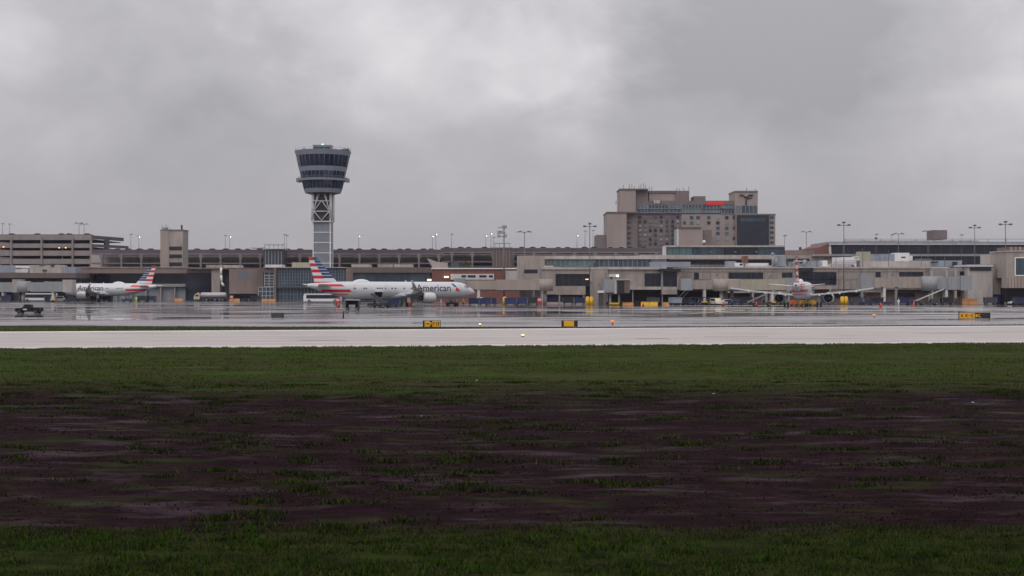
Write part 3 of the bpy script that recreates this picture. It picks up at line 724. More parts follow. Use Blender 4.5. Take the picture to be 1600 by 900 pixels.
# --- left multi-storey car park
g1 = Bld('parking_garage', 'tan multi-storey car park with four open decks at the far left', 'car park', 70, 600)
lv = [(367, 375), (380.5, 387.3), (391.5, 399.6), (404.5, 412.5), (417, 425), (430, 440)]
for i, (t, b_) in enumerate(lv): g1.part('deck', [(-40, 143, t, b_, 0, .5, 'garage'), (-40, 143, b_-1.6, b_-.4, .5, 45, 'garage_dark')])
for i, (t, b_) in enumerate(lv):
    e = 163 if i < 1 else 171
    m = MB(); d0 = 600
    x0, x1 = X(143.5, d0), X(e, d0); z0, z1 = Z(b_, d0), Z(t, d0)
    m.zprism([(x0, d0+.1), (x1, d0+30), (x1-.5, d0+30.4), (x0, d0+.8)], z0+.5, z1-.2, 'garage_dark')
    m.build('side_deck', g1.t, off=g1.loc)
g1.part('back_wall', [(-40, 143, 368, 462, 44, 1, 'garage')])
for p in (-30, 17, 64.5, 113, 141.5): g1.part('column', [(p-1.3, p+1.3, 371, 464, -.5, 1.6, 'garage')])
g1.part('stair_block', [(162, 166, 372, 440, 20, 5, 'garage_dark')])
g1.part('roof_rail', [(-40, 143, 366.2, 367, 0, .5, 'fascia_brown')])

def long_garage(label, p0, p1, top, d, step, cols='garage'):
    g = Bld('parking_garage', label, 'car park', (p0+p1)/2, d)
    for (t, b_, lip) in ((top, top+7.2, 2.0), (top+19.5, top+21.8, 1.2), (top+27, top+34, 1.5), (top+44, top+50, 1.5)):
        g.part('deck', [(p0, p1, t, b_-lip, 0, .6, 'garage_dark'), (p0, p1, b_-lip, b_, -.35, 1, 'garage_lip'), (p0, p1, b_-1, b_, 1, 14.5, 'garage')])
    g.part('back_wall', [(p0, p1, top+1, GZ(d), 16, 1, 'concrete_light')])  # pale colour stands in for daylight seen through the open decks
    p = p0+step/2
    while p < p1:
        dd = g.d-.8; m = MB()
        xx = X(p, dd); z0 = 0; z1 = Z(top+7.0, dd)
        m.box(xx-.38, xx+.38, dd, dd+1.3, z0, z1, 'garage_lip')
        zt_ = Z(top+7, dd); m.xprism([(dd+.05, zt_-1.6), (dd+1.25, zt_-1.6), (dd+1.25, zt_), (dd+.05, zt_)], xx-.75, xx+.75, 'garage_lip')
        m.build('column', g.t, off=g.loc); p += step
    g.part('parapet_rail', [(p0, p1, top-.9, top, .1, .15, 'pole')])
    return g
long_garage('long low car park in the background between the square tower block and the control tower', 143, 690, 390.8, 560, 31)
long_garage('long low car park in the background right of the control tower, behind the tan terminal', 690, 1042, 388.2, 560, 32)
# stair towers in front of the garages
s1 = Bld('stair_tower', 'dark louvred stair block with a white roof frame, left of the control tower', 'stair tower', 427, 548)
s1.part('wall', [(412, 443, 391, 417, 0, 8, 'dark_metal')]); s1.part('roof', [(411, 443, 388, 389.2, -1, 10, 'off_white'), (412.5, 441, 381, 382.5, 1, 6, 'off_white')])
for p in (413, 420, 427, 434, 440): s1.part('post', [(p, p+.8, 382, 391, .5, .4, 'grey_metal')])
for p in (414, 419, 424, 429, 434, 439): s1.part('louvre', [(p, p+1.2, 392, 416, -.2, .2, 'grey_panel')])
s1.part('side_canopy', [(391, 411, 386.4, 387.8, 0, 6, 'off_white')])
s2 = Bld('stair_tower', 'dark ribbed stair block with a small roof canopy, standing behind the brick building', 'stair tower', 785, 545)
s2.part('wall', [(769, 800, 388, 418, 0, 9, 'fascia_brown')])
for k in range(6): s2.part('rib', [(770+k*5, 771.6+k*5, 389, 417, -.3, .3, 'concrete_brown')])
s2.part('roof', [(766, 801, 386.2, 388, -.5, 11, 'grey_metal'), (772, 798, 379, 380.2, 1, 6, 'off_white')])
for p in (773, 780, 788, 796): s2.part('post', [(p, p+.9, 380, 386.5, 1, .3, 'grey_metal')])
# square concrete tower block
s3 = Bld('office_tower', 'plain square tan tower block with three dark window slots on its right half', 'tower block', 267, 500)
s3.part('wall', [(250.5, 264, 359.5, 440, 0, 9, 'hotel_tan'), (264, 285.5, 359.5, 440, .25, 8.6, 'concrete'), (250, 286, 358.6, 359.6, -.2, 9.6, 'hotel_brown')])
for t, b_ in ((385.2, 390.8), (397.5, 403), (410, 415.5)): s3.window(264.6, 284, t, b_, .1)
for p, t in ((253, 352), (256, 356), (259, 350), (262, 354), (266, 356.5)): s3.part('aerial', [(p, p+.6, t, 359, 3, .2, 'pole')])
s3.part('plant_box', [(254, 260, 355.5, 359, 3, 3, 'grey_metal')]); s3.part('chimney', [(282.5, 284.7, 351.5, 359, 3, .8, 'dark_metal')])

# --- left concourse
c1 = Bld('terminal_building', 'low terminal wing with a brown roof edge behind the boarding bridges at the far left', 'terminal', 60, 455)
c1.part('roof', [(-60, 118, 426.5, 434.5, 0, 25, 'fascia_brown')]); c1.part('upper_wall', [(-60, 126, 434.5, 444, 3, 18, 'black')])
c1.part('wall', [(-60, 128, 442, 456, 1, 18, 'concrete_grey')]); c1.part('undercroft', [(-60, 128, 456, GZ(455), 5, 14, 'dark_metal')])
for p in (-10, 12, 34, 56, 78, 100): c1.window(p, p+15, 445, 450, 1, 'glass_blue', 3)
for (p0, p1, t, b_, m_) in ((-5, 24, 414.5, 426, 'grey_panel'), (24, 46, 415, 418.5, 'white_paint'), (24, 44, 420, 426, 'off_white'), (46, 96, 414, 426.5, 'concrete_light'), (96, 118, 417, 426.5, 'grey_panel'), (60, 70, 412.5, 414, 'dark_metal'), (79, 84, 412, 416, 'dark_metal'), (66, 72, 421, 424, 'dark_metal')):
    c1.part('roof_plant', [(p0, p1, t, b_, 6 if m_ != 'dark_metal' else 5.5, 6, m_)])
c2 = Bld('terminal_building', 'terminal wing with a tan roof edge and long dark recess behind the left aircraft', 'terminal', 205, 470)
c2.part('roof', [(118, 291, 417.5, 427, 0, 22, 'concrete_brown'), (118, 291, 417, 418, -.4, 22, 'concrete_light')])
c2.part('ramp_roof', [(96, 150, 424, 430, 2, 8, 'fascia_brown')])
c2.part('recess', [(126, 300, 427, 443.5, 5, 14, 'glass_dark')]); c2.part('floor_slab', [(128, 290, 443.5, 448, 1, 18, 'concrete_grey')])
c2.part('lower_wall', [(128, 290, 448, GZ(470)+.3, 3, 15, 'grey_panel')])
for p in (135, 158, 181, 204, 227, 250, 272): c2.part('column', [(p, p+2, 448, GZ(470)+.3, 1.4, 1, 'concrete_grey')])
for p in (262, 242): c2.part('door', [(p, p+12, 455, GZ(470)+.2, 2.9, .2, 'concrete')])
c3 = Bld('terminal_building', 'brown terminal block with a large blank tan wall between dark recesses, behind the tank truck', 'terminal', 345, 462)
c3.part('roof', [(291, 403, 419, 420.6, -1, 26, 'fascia_brown'), (291, 331, 420.6, 426, .4, 20, 'fascia_brown')])
c3.part('recess', [(291, 331, 426, GZ(462)+.2, 4, 14, 'glass_dark')]); c3.part('recess', [(343.5, 358, 420.6, GZ(462)+.2, 4, 14, 'dark_metal')])
c3.part('wall_panel', [(330.5, 343.5, 420.6, 457, 0, 16, 'concrete')], 'narrow tan wall panel')
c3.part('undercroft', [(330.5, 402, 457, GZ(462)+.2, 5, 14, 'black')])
c3.part('wall_panel', [(358, 401.5, 420.6, 459, -1, 18, 'concrete_brown')], 'wide blank brown wall')
mat('faded_mark', (.16, .18, .20), .9, var=.12, scale=1.5)
m = MB(); m.box(X(371,461), X(389,461), 460.94, 461.1, Z(436,461), Z(424,461), 'faded_mark'); m.build('faded_sign', c3.t, off=c3.loc)
m = MB()
pp = [(X(345.5,460), 460, Z(418,460)), (X(345.5,460), 460, Z(430,460)), (X(346.5,460), 460, Z(442,460)), (X(349.8,460), 460, Z(447,460))]
for a, c in zip(pp, pp[1:]): m.cyl(a, c, .42, .38, 'white_paint', 10)
m.build('duct', c3.t, off=c3.loc)
c3.part('roof_plant', [(322, 348, 414, 418.6, 4, 6, 'concrete')]); c3.part('roof_plant', [(349, 375, 414.3, 418.4, 4, 6, 'concrete_light')])
c4 = Bld('terminal_building', 'glass curtain-walled terminal hall with a white grid, behind the large aircraft tail', 'terminal', 476, 455)
c4.part('pier', [(401.5, 411, 419, GZ(455), 1, 14, 'fascia_brown')]); c4.part('pier', [(428, 431.5, 418.5, GZ(455), -.3, 14, 'brick_dull')]); c4.part('pier', [(541, 551.5, 417.5, GZ(455), 0, 14, 'concrete_brown')])
c4.part('wall', [(401.5, 541, 419, GZ(455), 2, 14, 'dark_metal'), (411, 428, 419, 426, .5, 2, 'fascia_brown')])
c4.window(413, 428, 426, 448, 1, 'glass_blue', 2, 'off_white', .14, nh=5); c4.window(404, 428, 448.5, 469, .8, 'glass_blue', 4, 'off_white', .14, nh=3)
c4.window(432, 541, 418.5, 447.5, 1, 'glass_blue', 26, 'tower_band', .11, nh=6)
c4.window(432, 541, 450, 469, 1.4, 'glass_blue', 20, 'grey_panel', .11, nh=2)
c4.part('canopy', [(432, 541, 447.5, 450, -.5, 3, 'dark_metal')])
c4.part('coping', [(411, 541, 417.2, 418.4, -.3, 14, 'concrete_light')]); c4.part('roof_plant', [(456, 486, 410, 417.4, 4, 6, 'bridge_olive')]); c4.part('roof_plant', [(414, 441, 413.5, 417.3, 4, 6, 'off_white')])
c5 = Bld('terminal_building', 'dark glazed terminal wing with a brown roof edge directly behind the large aircraft', 'terminal', 613, 448)
c5.part('roof', [(551.5, 675, 417.6, 426, 0, 20, 'fascia_brown')]); c5.part('wall', [(551.5, 675, 426, GZ(448), 2, 14, 'dark_metal')])
c5.window(553, 673, 426.5, 443.5, 1.2, 'glass_blue', 12, 'dark_metal', .15)
for p in (560, 590, 620, 650): c5.window(p, p+22, 452, 466, 1.4, 'glass_dark', 4)
for p0, p1, m_ in ((549, 578, 'concrete_light'), (590, 614, 'concrete'), (616, 644, 'concrete_light')): c5.part('roof_plant', [(p0, p1, 413, 417.5, 3, 7, m_)])
for p in (668, 672): pass
m = MB(); m.box(X(667.5,446), X(674,446), 446, 446.6, Z(439,446), Z(436,446), 'lamp_warm'); m.build('wall_lamp', c5.t, off=c5.loc)
# --- brick building
c6 = Bld('terminal_building', 'red brick terminal wing with a white roof line, behind the large aircraft nose', 'terminal', 740, 430)
c6.part('wall', [(675, 812, 420.4, GZ(430), 0, 20, 'brick')]); c6.part('coping', [(674, 812, 418.6, 420.4, -.5, 21, 'white_paint')])
c6.part('window_band', [(704, 772, 428, 437, -.6, .6, 'off_white')])
for p0, p1 in ((721, 728), (731, 743), (749, 760), (764, 770)): c6.window(p0, p1, 430, 433.3, -.7)
m = MB(); m.box(X(694,429), X(701,429), 428.6, 429.6, Z(434,429), Z(431.5,429), 'lamp_warm'); m.build('wall_lamp', c6.t, off=c6.loc)
m = MB(); m.add([(X(a,436), y, Z(b_,436)) for y in (436, 440) for a, b_ in ((667,403.5),(672,405),(684,409.5),(699,410.5),(699,418.6),(676,418.6))], [(0,1,2,3,4,5),(11,10,9,8,7,6),(0,6,7,1),(1,7,8,2),(2,8,9,3),(3,9,10,4),(4,10,11,5),(5,11,6,0)], 'bridge_tan'); m.build('roof_canopy', c6.t, off=c6.loc)
c6.part('annex', [(790, 812, 423, 437, -3, 3, 'concrete_light')]); c6.part('roof_plant', [(704, 716, 408.5, 418.5, 3, 4, 'dark_metal')])

# --- tan terminal, centre
d = 350
c7 = Bld('terminal_building', 'tan concrete terminal block with green roof glazing, right of the brick wing', 'terminal', 885, 350)
c7.part('stair_block', [(812, 851, 399.5, 440, 4, 12, 'concrete'), (808, 813, 400, 437, 6, 10, 'concrete_light')]); 
c7.window(819, 840, 421, 427, 4)
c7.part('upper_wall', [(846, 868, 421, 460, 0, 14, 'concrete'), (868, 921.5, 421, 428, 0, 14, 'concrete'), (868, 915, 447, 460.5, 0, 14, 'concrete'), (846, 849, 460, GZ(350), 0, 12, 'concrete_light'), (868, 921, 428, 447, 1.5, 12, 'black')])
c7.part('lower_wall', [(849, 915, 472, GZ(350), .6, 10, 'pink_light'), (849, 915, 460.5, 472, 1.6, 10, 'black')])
c7.window(868.5, 921, 428, 447, .6, 'glass_dark', 5, 'dark_metal')
c7.part('recess', [(915, 921.5, 447, GZ(350), 2, 10, 'black')])
for p0, p1 in ((852, 872), (877, 910)): c7.part('door', [(p0, p1, 461, 471, 1.2, .3, 'blue_dark')])
for p in (849, 873, 911): c7.part('column', [(p, p+2.4, 460.5, GZ(350), .2, .8, 'concrete')])
c7.part('coping', [(846, 1042, 417.4, 421, -.4, 16, 'concrete_light')])
c7.part('roof_storey', [(850, 1040, 399.6, 405, 14, 20, 'concrete_light'), (850, 1040, 405, 419, 15, 18, 'grey_panel')])
c7.window(850, 867, 406, 413, 14.6, 'glass_green', 3); c7.window(868, 928, 406.5, 416, 14.6, 'glass_green', 8); c7.window(929, 1018, 406, 417, 14.6, 'glass_blue', 12)
c7.part('roof_door', [(928, 934, 410, 419.4, 14.2, .3, 'dark_metal')])
c7.part('roof_plant', [(1018, 1079, 409, 417.5, 2, 6, 'grey_panel')]); c7.part('roof_plant', [(850, 865, 415, 417.6, 2, 4, 'concrete_light')])
c7.part('pier', [(921.5, 950, 421, GZ(350), -.3, 14, 'concrete')])
c7.part('wall', [(950, 1007, 421, 448, .3, 14, 'concrete'), (950, 1062, 448, 452.6, -.5, 14, 'concrete_light')])
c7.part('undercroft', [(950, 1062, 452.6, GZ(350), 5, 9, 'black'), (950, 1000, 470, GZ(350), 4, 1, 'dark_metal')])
c7.window(1007, 1033, 427, 447.6, .5, 'glass_dark', 3, 'dark_metal'); c7.part('wall', [(1007, 1062, 420.9, 427, .4, 14, 'concrete')])
c7.window(1036, 1060, 424, 450, .1, 'glass_dark', 2, 'dark_metal'); c7.part('canopy', [(1031, 1064, 419.6, 424, -2.2, 2.5, 'black')])
c7.part('pier', [(1033, 1036, 424, 452, -.6, 1.5, 'grey_metal')]); c7.part('pier', [(1058, 1062, 424, 452, -.7, 1.5, 'concrete')])
for p in (988, 1034): c7.part('column', [(p, p+1.6, 452.6, GZ(350), .2, .6, 'concrete')])
c7.part('low_wall', [(1034, 1058, 452.6, 460, -.8, 5, 'concrete')])
# --- right terminal
d = 362; gz = GZ(d)
c8 = Bld('terminal_building', 'long tan concrete terminal behind the rear-facing aircraft, with dark ribbon windows and roof machinery', 'terminal', 1260, d)
c8.part('wall', [(1062, 1456, 418.5, 452, 0, 14, 'concrete')]); c8.part('coping', [(1062, 1456, 416.8, 419.4, -.35, 15, 'concrete_light')])
c8.part('string_course', [(1062, 1456, 424.2, 424.8, -.12, .1, 'concrete_brown')]); c8.part('string_course', [(1062, 1456, 436.6, 437.2, -.1, .1, 'concrete_brown')])
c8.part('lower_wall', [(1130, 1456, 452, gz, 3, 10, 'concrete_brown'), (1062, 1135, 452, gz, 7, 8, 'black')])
for p0, p1, t, b_, nv in ((1084.5, 1092, 426, 436.3, 0), (1138.5, 1192, 425.8, 435.4, 6), (1222, 1238, 426, 433, 2), (1247, 1306.5, 425.3, 444.6, 5), (1368, 1376, 424.6, 433, 0), (1405, 1442, 424.8, 431.2, 4)):
    c8.window(p0, p1, t, b_, -.05, 'glass_dark', nv, 'dark_metal')
c8.part('balcony_canopy', [(1249, 1271, 418.5, 424, -2.4, 2.6, 'black')])
for p0, p1 in ((1138, 1170), (1302, 1344), (1404, 1430)): c8.part('opening', [(p0, p1, 458, 466, 2.8, .5, 'black')])
c8.part('low_slab', [(1137, 1232, 453.5, 457.8, .4, 3, 'concrete')]); c8.part('low_slab', [(1300, 1376, 452, 456.5, .4, 3, 'concrete')])
for p in (1175, 1196, 1231, 1296, 1346, 1399): c8.part('column', [(p, p+3, 452, gz, -.2, 1, 'concrete_grey')])
for p in (1110, 1150.7, 1194.5, 1243, 1309.6, 1345, 1401): c8.part('wall_joint', [(p, p+.35, 419.5, 452, -.06, .05, 'fascia_brown')])
roof_items = [(1136, 1150, 408, 418, 'grey_panel'), (1148, 1162, 410.5, 416.6, 'white_paint'), (1155, 1162, 416.6, 420, 'white_paint'), (1164, 1201, 411, 415, 'white_paint'), (1164, 1230, 414.7, 417.2, 'off_white'),
              (1210, 1228, 400, 416, 'grey_metal'), (1232, 1240, 410, 416.5, 'grey_panel'), (1267, 1281, 408, 417, 'grey_panel'), (1285, 1293, 407, 416.5, 'white_paint'), (1281, 1298, 413.5, 417.5, 'off_white'), (1300, 1334, 412, 418, 'concrete_light'),
              (1343, 1360, 393.2, 408, 'bridge_olive'), (1360, 1376, 400, 417, 'grey_panel'), (1376, 1398, 397, 409, 'grey_panel'), (1398, 1421, 395, 408, 'white_paint'), (1420, 1426, 399.5, 407.5, 'white_paint'), (1423, 1503, 407, 417, 'grey_panel'),
              (1314, 1343, 401.8, 407, 'white_paint'), (1335, 1343, 400.6, 402, 'off_white'), (1344, 1456, 408, 416.9, 'concrete_light')]
for p0, p1, t, b_, m_ in roof_items:
    q = c8.part('roof_plant', [(p0, p1, t, b_, 4+random.random()*3, 4, m_)])
for p0, p1, t, b_ in ((1156, 1160, 412, 415), (1409, 1415, 401, 403.2), (1489, 1496, 409, 415), (1454, 1461, 408.5, 411), (1462, 1466, 408.5, 410.5), (1331, 1335, 414.5, 417.2), (1251, 1256, 408, 412), (1336, 1342, 402.4, 403.6)):
    c8.part('vent', [(p0, p1, t, b_, 3.4, .5, 'black')])
m = MB()      # steel duct cluster on the roof
for k_, (a, c, r) in enumerate((((1209, 417), (1209, 398), .5), ((1213, 417), (1213, 402), .45), ((1209, 398), (1206, 396), .5), ((1237, 414), (1243, 408), .3), ((1243, 408), (1262, 409), .25), ((1255, 416), (1259, 406), .5))):
    m = MB(); m.cyl((X(a[0],d+3), d+3.4, Z(a[1],d+3)), (X(c[0],d+3), d+3.4, Z(c[1],d+3)), r, r, 'grey_metal', 8)
    m.build('duct', c8.t, off=c8.loc)
c8.part('brick_stack', [(1161, 1169, 400, 410.5, 5, 2, 'brick')])
for B_, rows in ((c7, ((852, 421, 476), (864, 421, 447), (925, 421, 476), (946, 424, 476), (978, 421, 448), (1003, 421, 448))),
                 (c8, ((1068, 419, 437), (1098, 419, 437), (1130, 419, 437), (1200, 419, 452), (1214, 419, 452), (1312, 419, 452), (1330, 419, 452), (1358, 419, 452), (1386, 419, 433), (1447, 419, 452)))):
    for p, t, b_ in rows: B_.part('downpipe', [(p, p+.5, t, b_, -.35 if B_ is c8 else -.5, .15, 'grey_metal')])
for B_, rows in ((c7, ((857, 449), (900, 449), (934, 444), (985, 441), (1000, 449))), (c8, ((1072, 428), (1120, 428), (1204, 430), (1316, 432), (1340, 440), (1352, 428), (1394, 428)))):
    for p, t in rows: B_.part('wall_lamp', [(p, p+1.2, t, t+1, -.45, .4, 'dark_metal')])
for p, t in ((921.5+.3, 439), (838, 430)):
    c7.part('wall_box', [(p, p+2.2, t, t+2.4, -.75, .35, 'grey_metal')])
m = MB(); m.px(915, 919.5, 435.8, 437, c7.d-1.2, .5, 'lamp_yellow'); m.build('gate_lamp', c7.t, off=c7.loc)
for p0, p1, t in ((1066, 1132, 414.2), (1302, 1342, 409.5), (1430, 1456, 404.8)):
    m = MB(); d_ = c8.d+1
    for q in (t, t+1.2): m.cyl((X(p0,d_), d_, Z(q,d_)), (X(p1,d_), d_, Z(q,d_)), .05, .05, 'grey_metal', 5)
    k_ = p0
    while k_ <= p1: m.cyl((X(k_,d_), d_, Z(t,d_)), (X(k_,d_), d_, Z(417,d_)), .05, .05, 'grey_metal', 5); k_ += 8
    m.build('roof_rail', c8.t, off=c8.loc)
for p, t in ((1090, 411), (1106, 409), (1126, 412), (1236, 404), (1276, 402), (1306, 405), (1348, 388), (1388, 391), (1440, 399), (1476, 401)):
    c8.part('roof_mast', [(p, p+.6, t, 417, 2.5, .2, 'pole')])
# grey end section
c9 = Bld('terminal_building', 'tall pale concrete stair block with a dark top opening, near the right edge', 'terminal', 1500, 358)
c9.part('wall', [(1512, 1551, 416.6, GZ(358), -2, 14, 'concrete_light')]); c9.part('parapet', [(1510, 1552, 413.6, 416.7, -2.4, 15, 'off_white')])
c9.part('opening', [(1516, 1549, 417.4, 422.6, -2.3, .5, 'black')])
c9.part('side_wall', [(1456, 1512, 418.5, 452, 1, 12, 'concrete_grey'), (1551, 1572, 430, GZ(358), 0, 12, 'concrete'), (1456, 1512, 452, GZ(358), 4, 8, 'concrete_brown'), (1551, 1572, 412, 420.6, .6, 12, 'concrete'), (1551, 1572, 420.6, 430, .2, 11, 'concrete_light')])
c9.window(1500, 1511, 424, 443, .8); c9.window(1557, 1568, 401.5, 410, 1.2, 'glass_dark', 2); c9.part('upper_storey', [(1552, 1572, 397, 412, 1.4, 10, 'concrete_light')])
c9.part('awning', [(1498, 1512, 456.5, 463, 3.6, .4, 'dark_metal')])
for p in (1478, 1492, 1455): c9.part('pier', [(p, p+3, 423, 466, 0, 1, 'concrete_light')])
c9.part('blue_door', [(1552, 1566, 460, GZ(358)-.3, -.3, .3, 'blue')])
c10 = Bld('terminal_building', 'terminal corner with a white-framed window and ribbed gallery at the right picture edge', 'terminal', 1590, 350)
c10.part('wall', [(1572, 1640, 393, 434, 0, 12, 'concrete')]); c10.part('brick_band', [(1575, 1640, 386, 391.5, 1, 8, 'brick_dull')]); c10.part('coping', [(1571, 1640, 391.5, 393.2, -.3, 12, 'concrete_light')])
for p in (1579, 1586, 1593): c10.part('parapet_post', [(p, p+2.4, 385.6, 391.5, .7, .5, 'concrete')])
w_ = c10.window(1586, 1640, 402.5, 430.5, -.1, 'glass_blue', 1, 'white_paint', .3, nh=1)
c10.part('gallery', [(1574, 1640, 434, 450, -4, 4, 'bridge_tan')])
for k in range(12): c10.part('rib', [(1575+k*5, 1576+k*5, 434, 450, -4.12, .12, 'concrete_brown')])
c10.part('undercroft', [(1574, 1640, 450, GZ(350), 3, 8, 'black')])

# --- glazed bridge concourse & big dark hall behind
c11 = Bld('concourse', 'long glazed concourse with a thin pale roof below the hotel', 'concourse', 1130, 440)
c11.part('roof', [(1041, 1226, 383.4, 386, -.6, 12, 'concrete_light')]); c11.part('lower_band', [(1000, 1228, 398.4, 404.5, -1.2, 12, 'concrete_light'), (1040, 1226, 404.5, 420, 1, 10, 'dark_metal')])
for p0, p1, gm in ((1041, 1082, 'glass_green'), (1082, 1132, 'glass_blue'), (1132, 1184, 'glass_dark'), (1184, 1226, 'glass_blue')): c11.window(p0, p1, 386, 398.4, 0, gm, 4, 'dark_metal')
c11.part('end_column', [(1036.5, 1041, 384.5, 420, -.4, 3, 'off_white')]); c11.part('band', [(1045, 1232, 404.4, 406.2, -1.4, 1, 'fascia_brown')])
for p in (1108, 1147, 1180): c11.part('ceiling_lamp', [(p, p+4, 393.2, 394, -.3, .2, 'lamp_off')])
c12 = Bld('terminal_hall', 'wide dark-glazed hall with a pale flat roof and brick side wall, upper right', 'terminal', 1440, 480)
m = MB(); dd = 480
m.add([(X(1280,dd), dd+1, Z(399,dd)), (X(1297,dd), dd+1, Z(399,dd)), (X(1295.5,dd), dd+1, Z(380.5,dd)), (X(1280,dd), dd+1, Z(386.5,dd)), (X(1280,dd), dd+30, Z(399,dd)), (X(1297,dd), dd+30, Z(399,dd)), (X(1295.5,dd), dd+30, Z(380.5,dd)), (X(1280,dd), dd+30, Z(386.5,dd))],
      [(0,1,2,3), (4,7,6,5), (0,4,5,1), (1,5,6,2), (2,6,7,3), (3,7,4,0)], 'brick'); m.build('brick_wall', c12.t, off=c12.loc)
m = MB(); m.add([(X(a,dd), y, Z(b_,dd)) for y in (dd-.3, dd+.3) for a, b_ in ((1295.5,380.2),(1296.8,380.2),(1299,397),(1297.6,397))], [(0,1,2,3),(7,6,5,4),(0,4,5,1),(1,5,6,2),(2,6,7,3),(3,7,4,0)], 'off_white'); m.build('end_frame', c12.t, off=c12.loc)
c12.part('roof', [(1296, 1640, 377.6, 381.8, 0, 30, 'grey_panel'), (1296, 1640, 381.2, 382.4, -.4, 1, 'off_white')])
c12.window(1299, 1640, 382.4, 397, .8, 'glass_dark', 20, 'dark_metal', .18)
c12.part('lower_band', [(1270, 1552, 397, 400.2, 0, 20, 'concrete_grey'), (1180, 1300, 399, 420, 2, 12, 'concrete')]); c12.window(1400, 1553, 400.2, 416, .8, 'glass_dark', 10, 'dark_metal', .15)
c12.window(1228, 1265, 404, 409, 1.7, 'glass_dark', 3)
c12.part('roof_rail', [(1318, 1640, 373.4, 373.9, 2, .2, 'pole')])
for p in range(1320, 1600, 28): c12.part('rail_post', [(p, p+.5, 373.5, 378, 2, .2, 'pole')])
for p0, p1 in ((1322, 1350), (1352, 1382), (1384, 1414), (1418, 1474), (1478, 1530)): c12.part('skylight', [(p0, p1, 375.6, 377.7, 3, 5, 'concrete_light')])
c12.part('roof_box', [(1368, 1371, 371, 374, 3, 1, 'dark_metal')]); c12.part('roof_box', [(1457.5, 1480, 359.5, 374, 60, 8, 'hotel_brown')], 'brown roof penthouse')
c12.part('ramp', [(1228, 1281, 391, 399.2, 6, 20, 'concrete_brown')]); 
c13 = Bld('link_building', 'low brown roofline between the glazed concourse and the dark hall', 'building', 1255, 520)
m = MB(); dd = 520
m.add([(X(a,dd), y, Z(b_,dd)) for y in (dd, dd+20) for a, b_ in ((1224,400),(1286,400),(1286,389.5),(1250,390.4),(1224,393.5))], [(0,1,2,3,4),(9,8,7,6,5),(0,5,6,1),(1,6,7,2),(2,7,8,3),(3,8,9,4),(4,9,5,0)], 'concrete_brown'); m.build('wall', c13.t, off=c13.loc)
c13.part('vent', [(1249.5, 1252.5, 386, 391, 4, 1.5, 'dark_metal')])

# ------------------------------------------------------------------ hotel
H = Bld('hotel', 'large stepped tan and brown hotel block with a dark glass panel on the skyline', 'hotel', 1080, 700)
H.part('wing', [(932, 950, 367, 392, 4, 20, 'hotel_brown')]); H.part('wing', [(948.5, 979, 332, 392, 0, 26, 'hotel_tan')]); H.part('wing', [(979, 996, 332, 392, 3, 24, 'hotel_brown')])  # third wing: shade on the tan wing put into its brown colour
H.part('tower', [(968.5, 993.5, 296, 334, 2, 18, 'hotel_tan')]); H.part('tower', [(993.5, 1012.5, 296, 334, 5, 16, 'hotel_brown')]); H.part('tower_cap', [(968, 1012.8, 294.6, 297, 1.6, 20, 'fascia_brown')])
H.part('wing_cap', [(948, 996.5, 330.8, 333, -.4, 27, 'fascia_brown')])
H.part('main_wall', [(994, 1152, 313.5, 392, 6, 26, 'hotel_brown')]); H.part('main_wall', [(1065, 1152, 334.5, 392, 5, 1, 'hotel_tan')])
H.part('penthouse', [(1014, 1056, 299.5, 321, 8, 16, 'hotel_tan')]); H.part('penthouse', [(1056, 1077, 298, 321, 7, 16, 'hotel_brown')]); H.part('penthouse_cap', [(1013.5, 1056.5, 298, 301.5, 7.4, 17, 'fascia_brown')])
H.part('penthouse', [(1084, 1102.5, 306.5, 316, 8, 12, 'hotel_brown')]); H.part('parapet', [(1077, 1150, 314.4, 320, 5.2, 1, 'hotel_brown')])
H.part('wing', [(1148.5, 1184, 299, 336, 2, 20, 'hotel_tan')]); H.part('wing_cap', [(1148, 1184.5, 298, 300, 1.6, 21, 'hotel_brown')])
H.part('wing', [(1150, 1211.5, 335.5, 392, 1, 26, 'hotel_tan')]); H.part('wing_cap', [(1184, 1212, 334, 336.6, .6, 27, 'hotel_brown')])
H.part('glass_panel', [(1151.5, 1201.5, 336, 383.5, .2, 1, 'glass_dark')]); H.part('panel_floor', [(1157, 1196, 341, 346, .05, .2, 'glass_blue')])
H.part('red_sign', [(1104, 1131.5, 315, 320.2, 4.4, .6, 'sign_red')])
H.part('front_block', [(1060, 1098, 356.5, 392, -12, 12, 'hotel_tan')]); H.part('front_block', [(1098, 1112, 359.5, 392, -10, 12, 'hotel_brown')]); H.part('front_cap', [(1057, 1096, 354.6, 357, -12.4, 14, 'fascia_brown')]); H.part('light_pier', [(1057.5, 1060.5, 356, 392, -12.2, 12, 'off_white')])
m = MB(); c_ = (X(1100,685), 685, Z(378,685)); R_ = 1.0
m.rings([[(c_[0]+math.cos(a)*R_*math.cos(e_), c_[1]+math.sin(a)*R_*math.cos(e_), c_[2]+R_*math.sin(e_)) for a in np.linspace(0, 2*math.pi, 13)[:-1]] for e_ in np.linspace(-1.5, 1.5, 8)], 'white_paint'); m.build('antenna_dome', H.t, off=H.loc)
mk = MB()   # dark branched mark on the right tower
for a, c in (((1166,309),(1166,321)), ((1166,309),(1160,304)), ((1166,309),(1171,304.5)), ((1171,304.5),(1177,305)), ((1166,310),(1175,308.5)), ((1160,304),(1156,305.5))):
    mk.cyl((X(a[0],701), 701.6, Z(a[1],701)), (X(c[0],701), 701.6, Z(c[1],701)), .45, .35, 'dark_metal', 6)
mk.build('wall_emblem', H.t, off=H.loc)
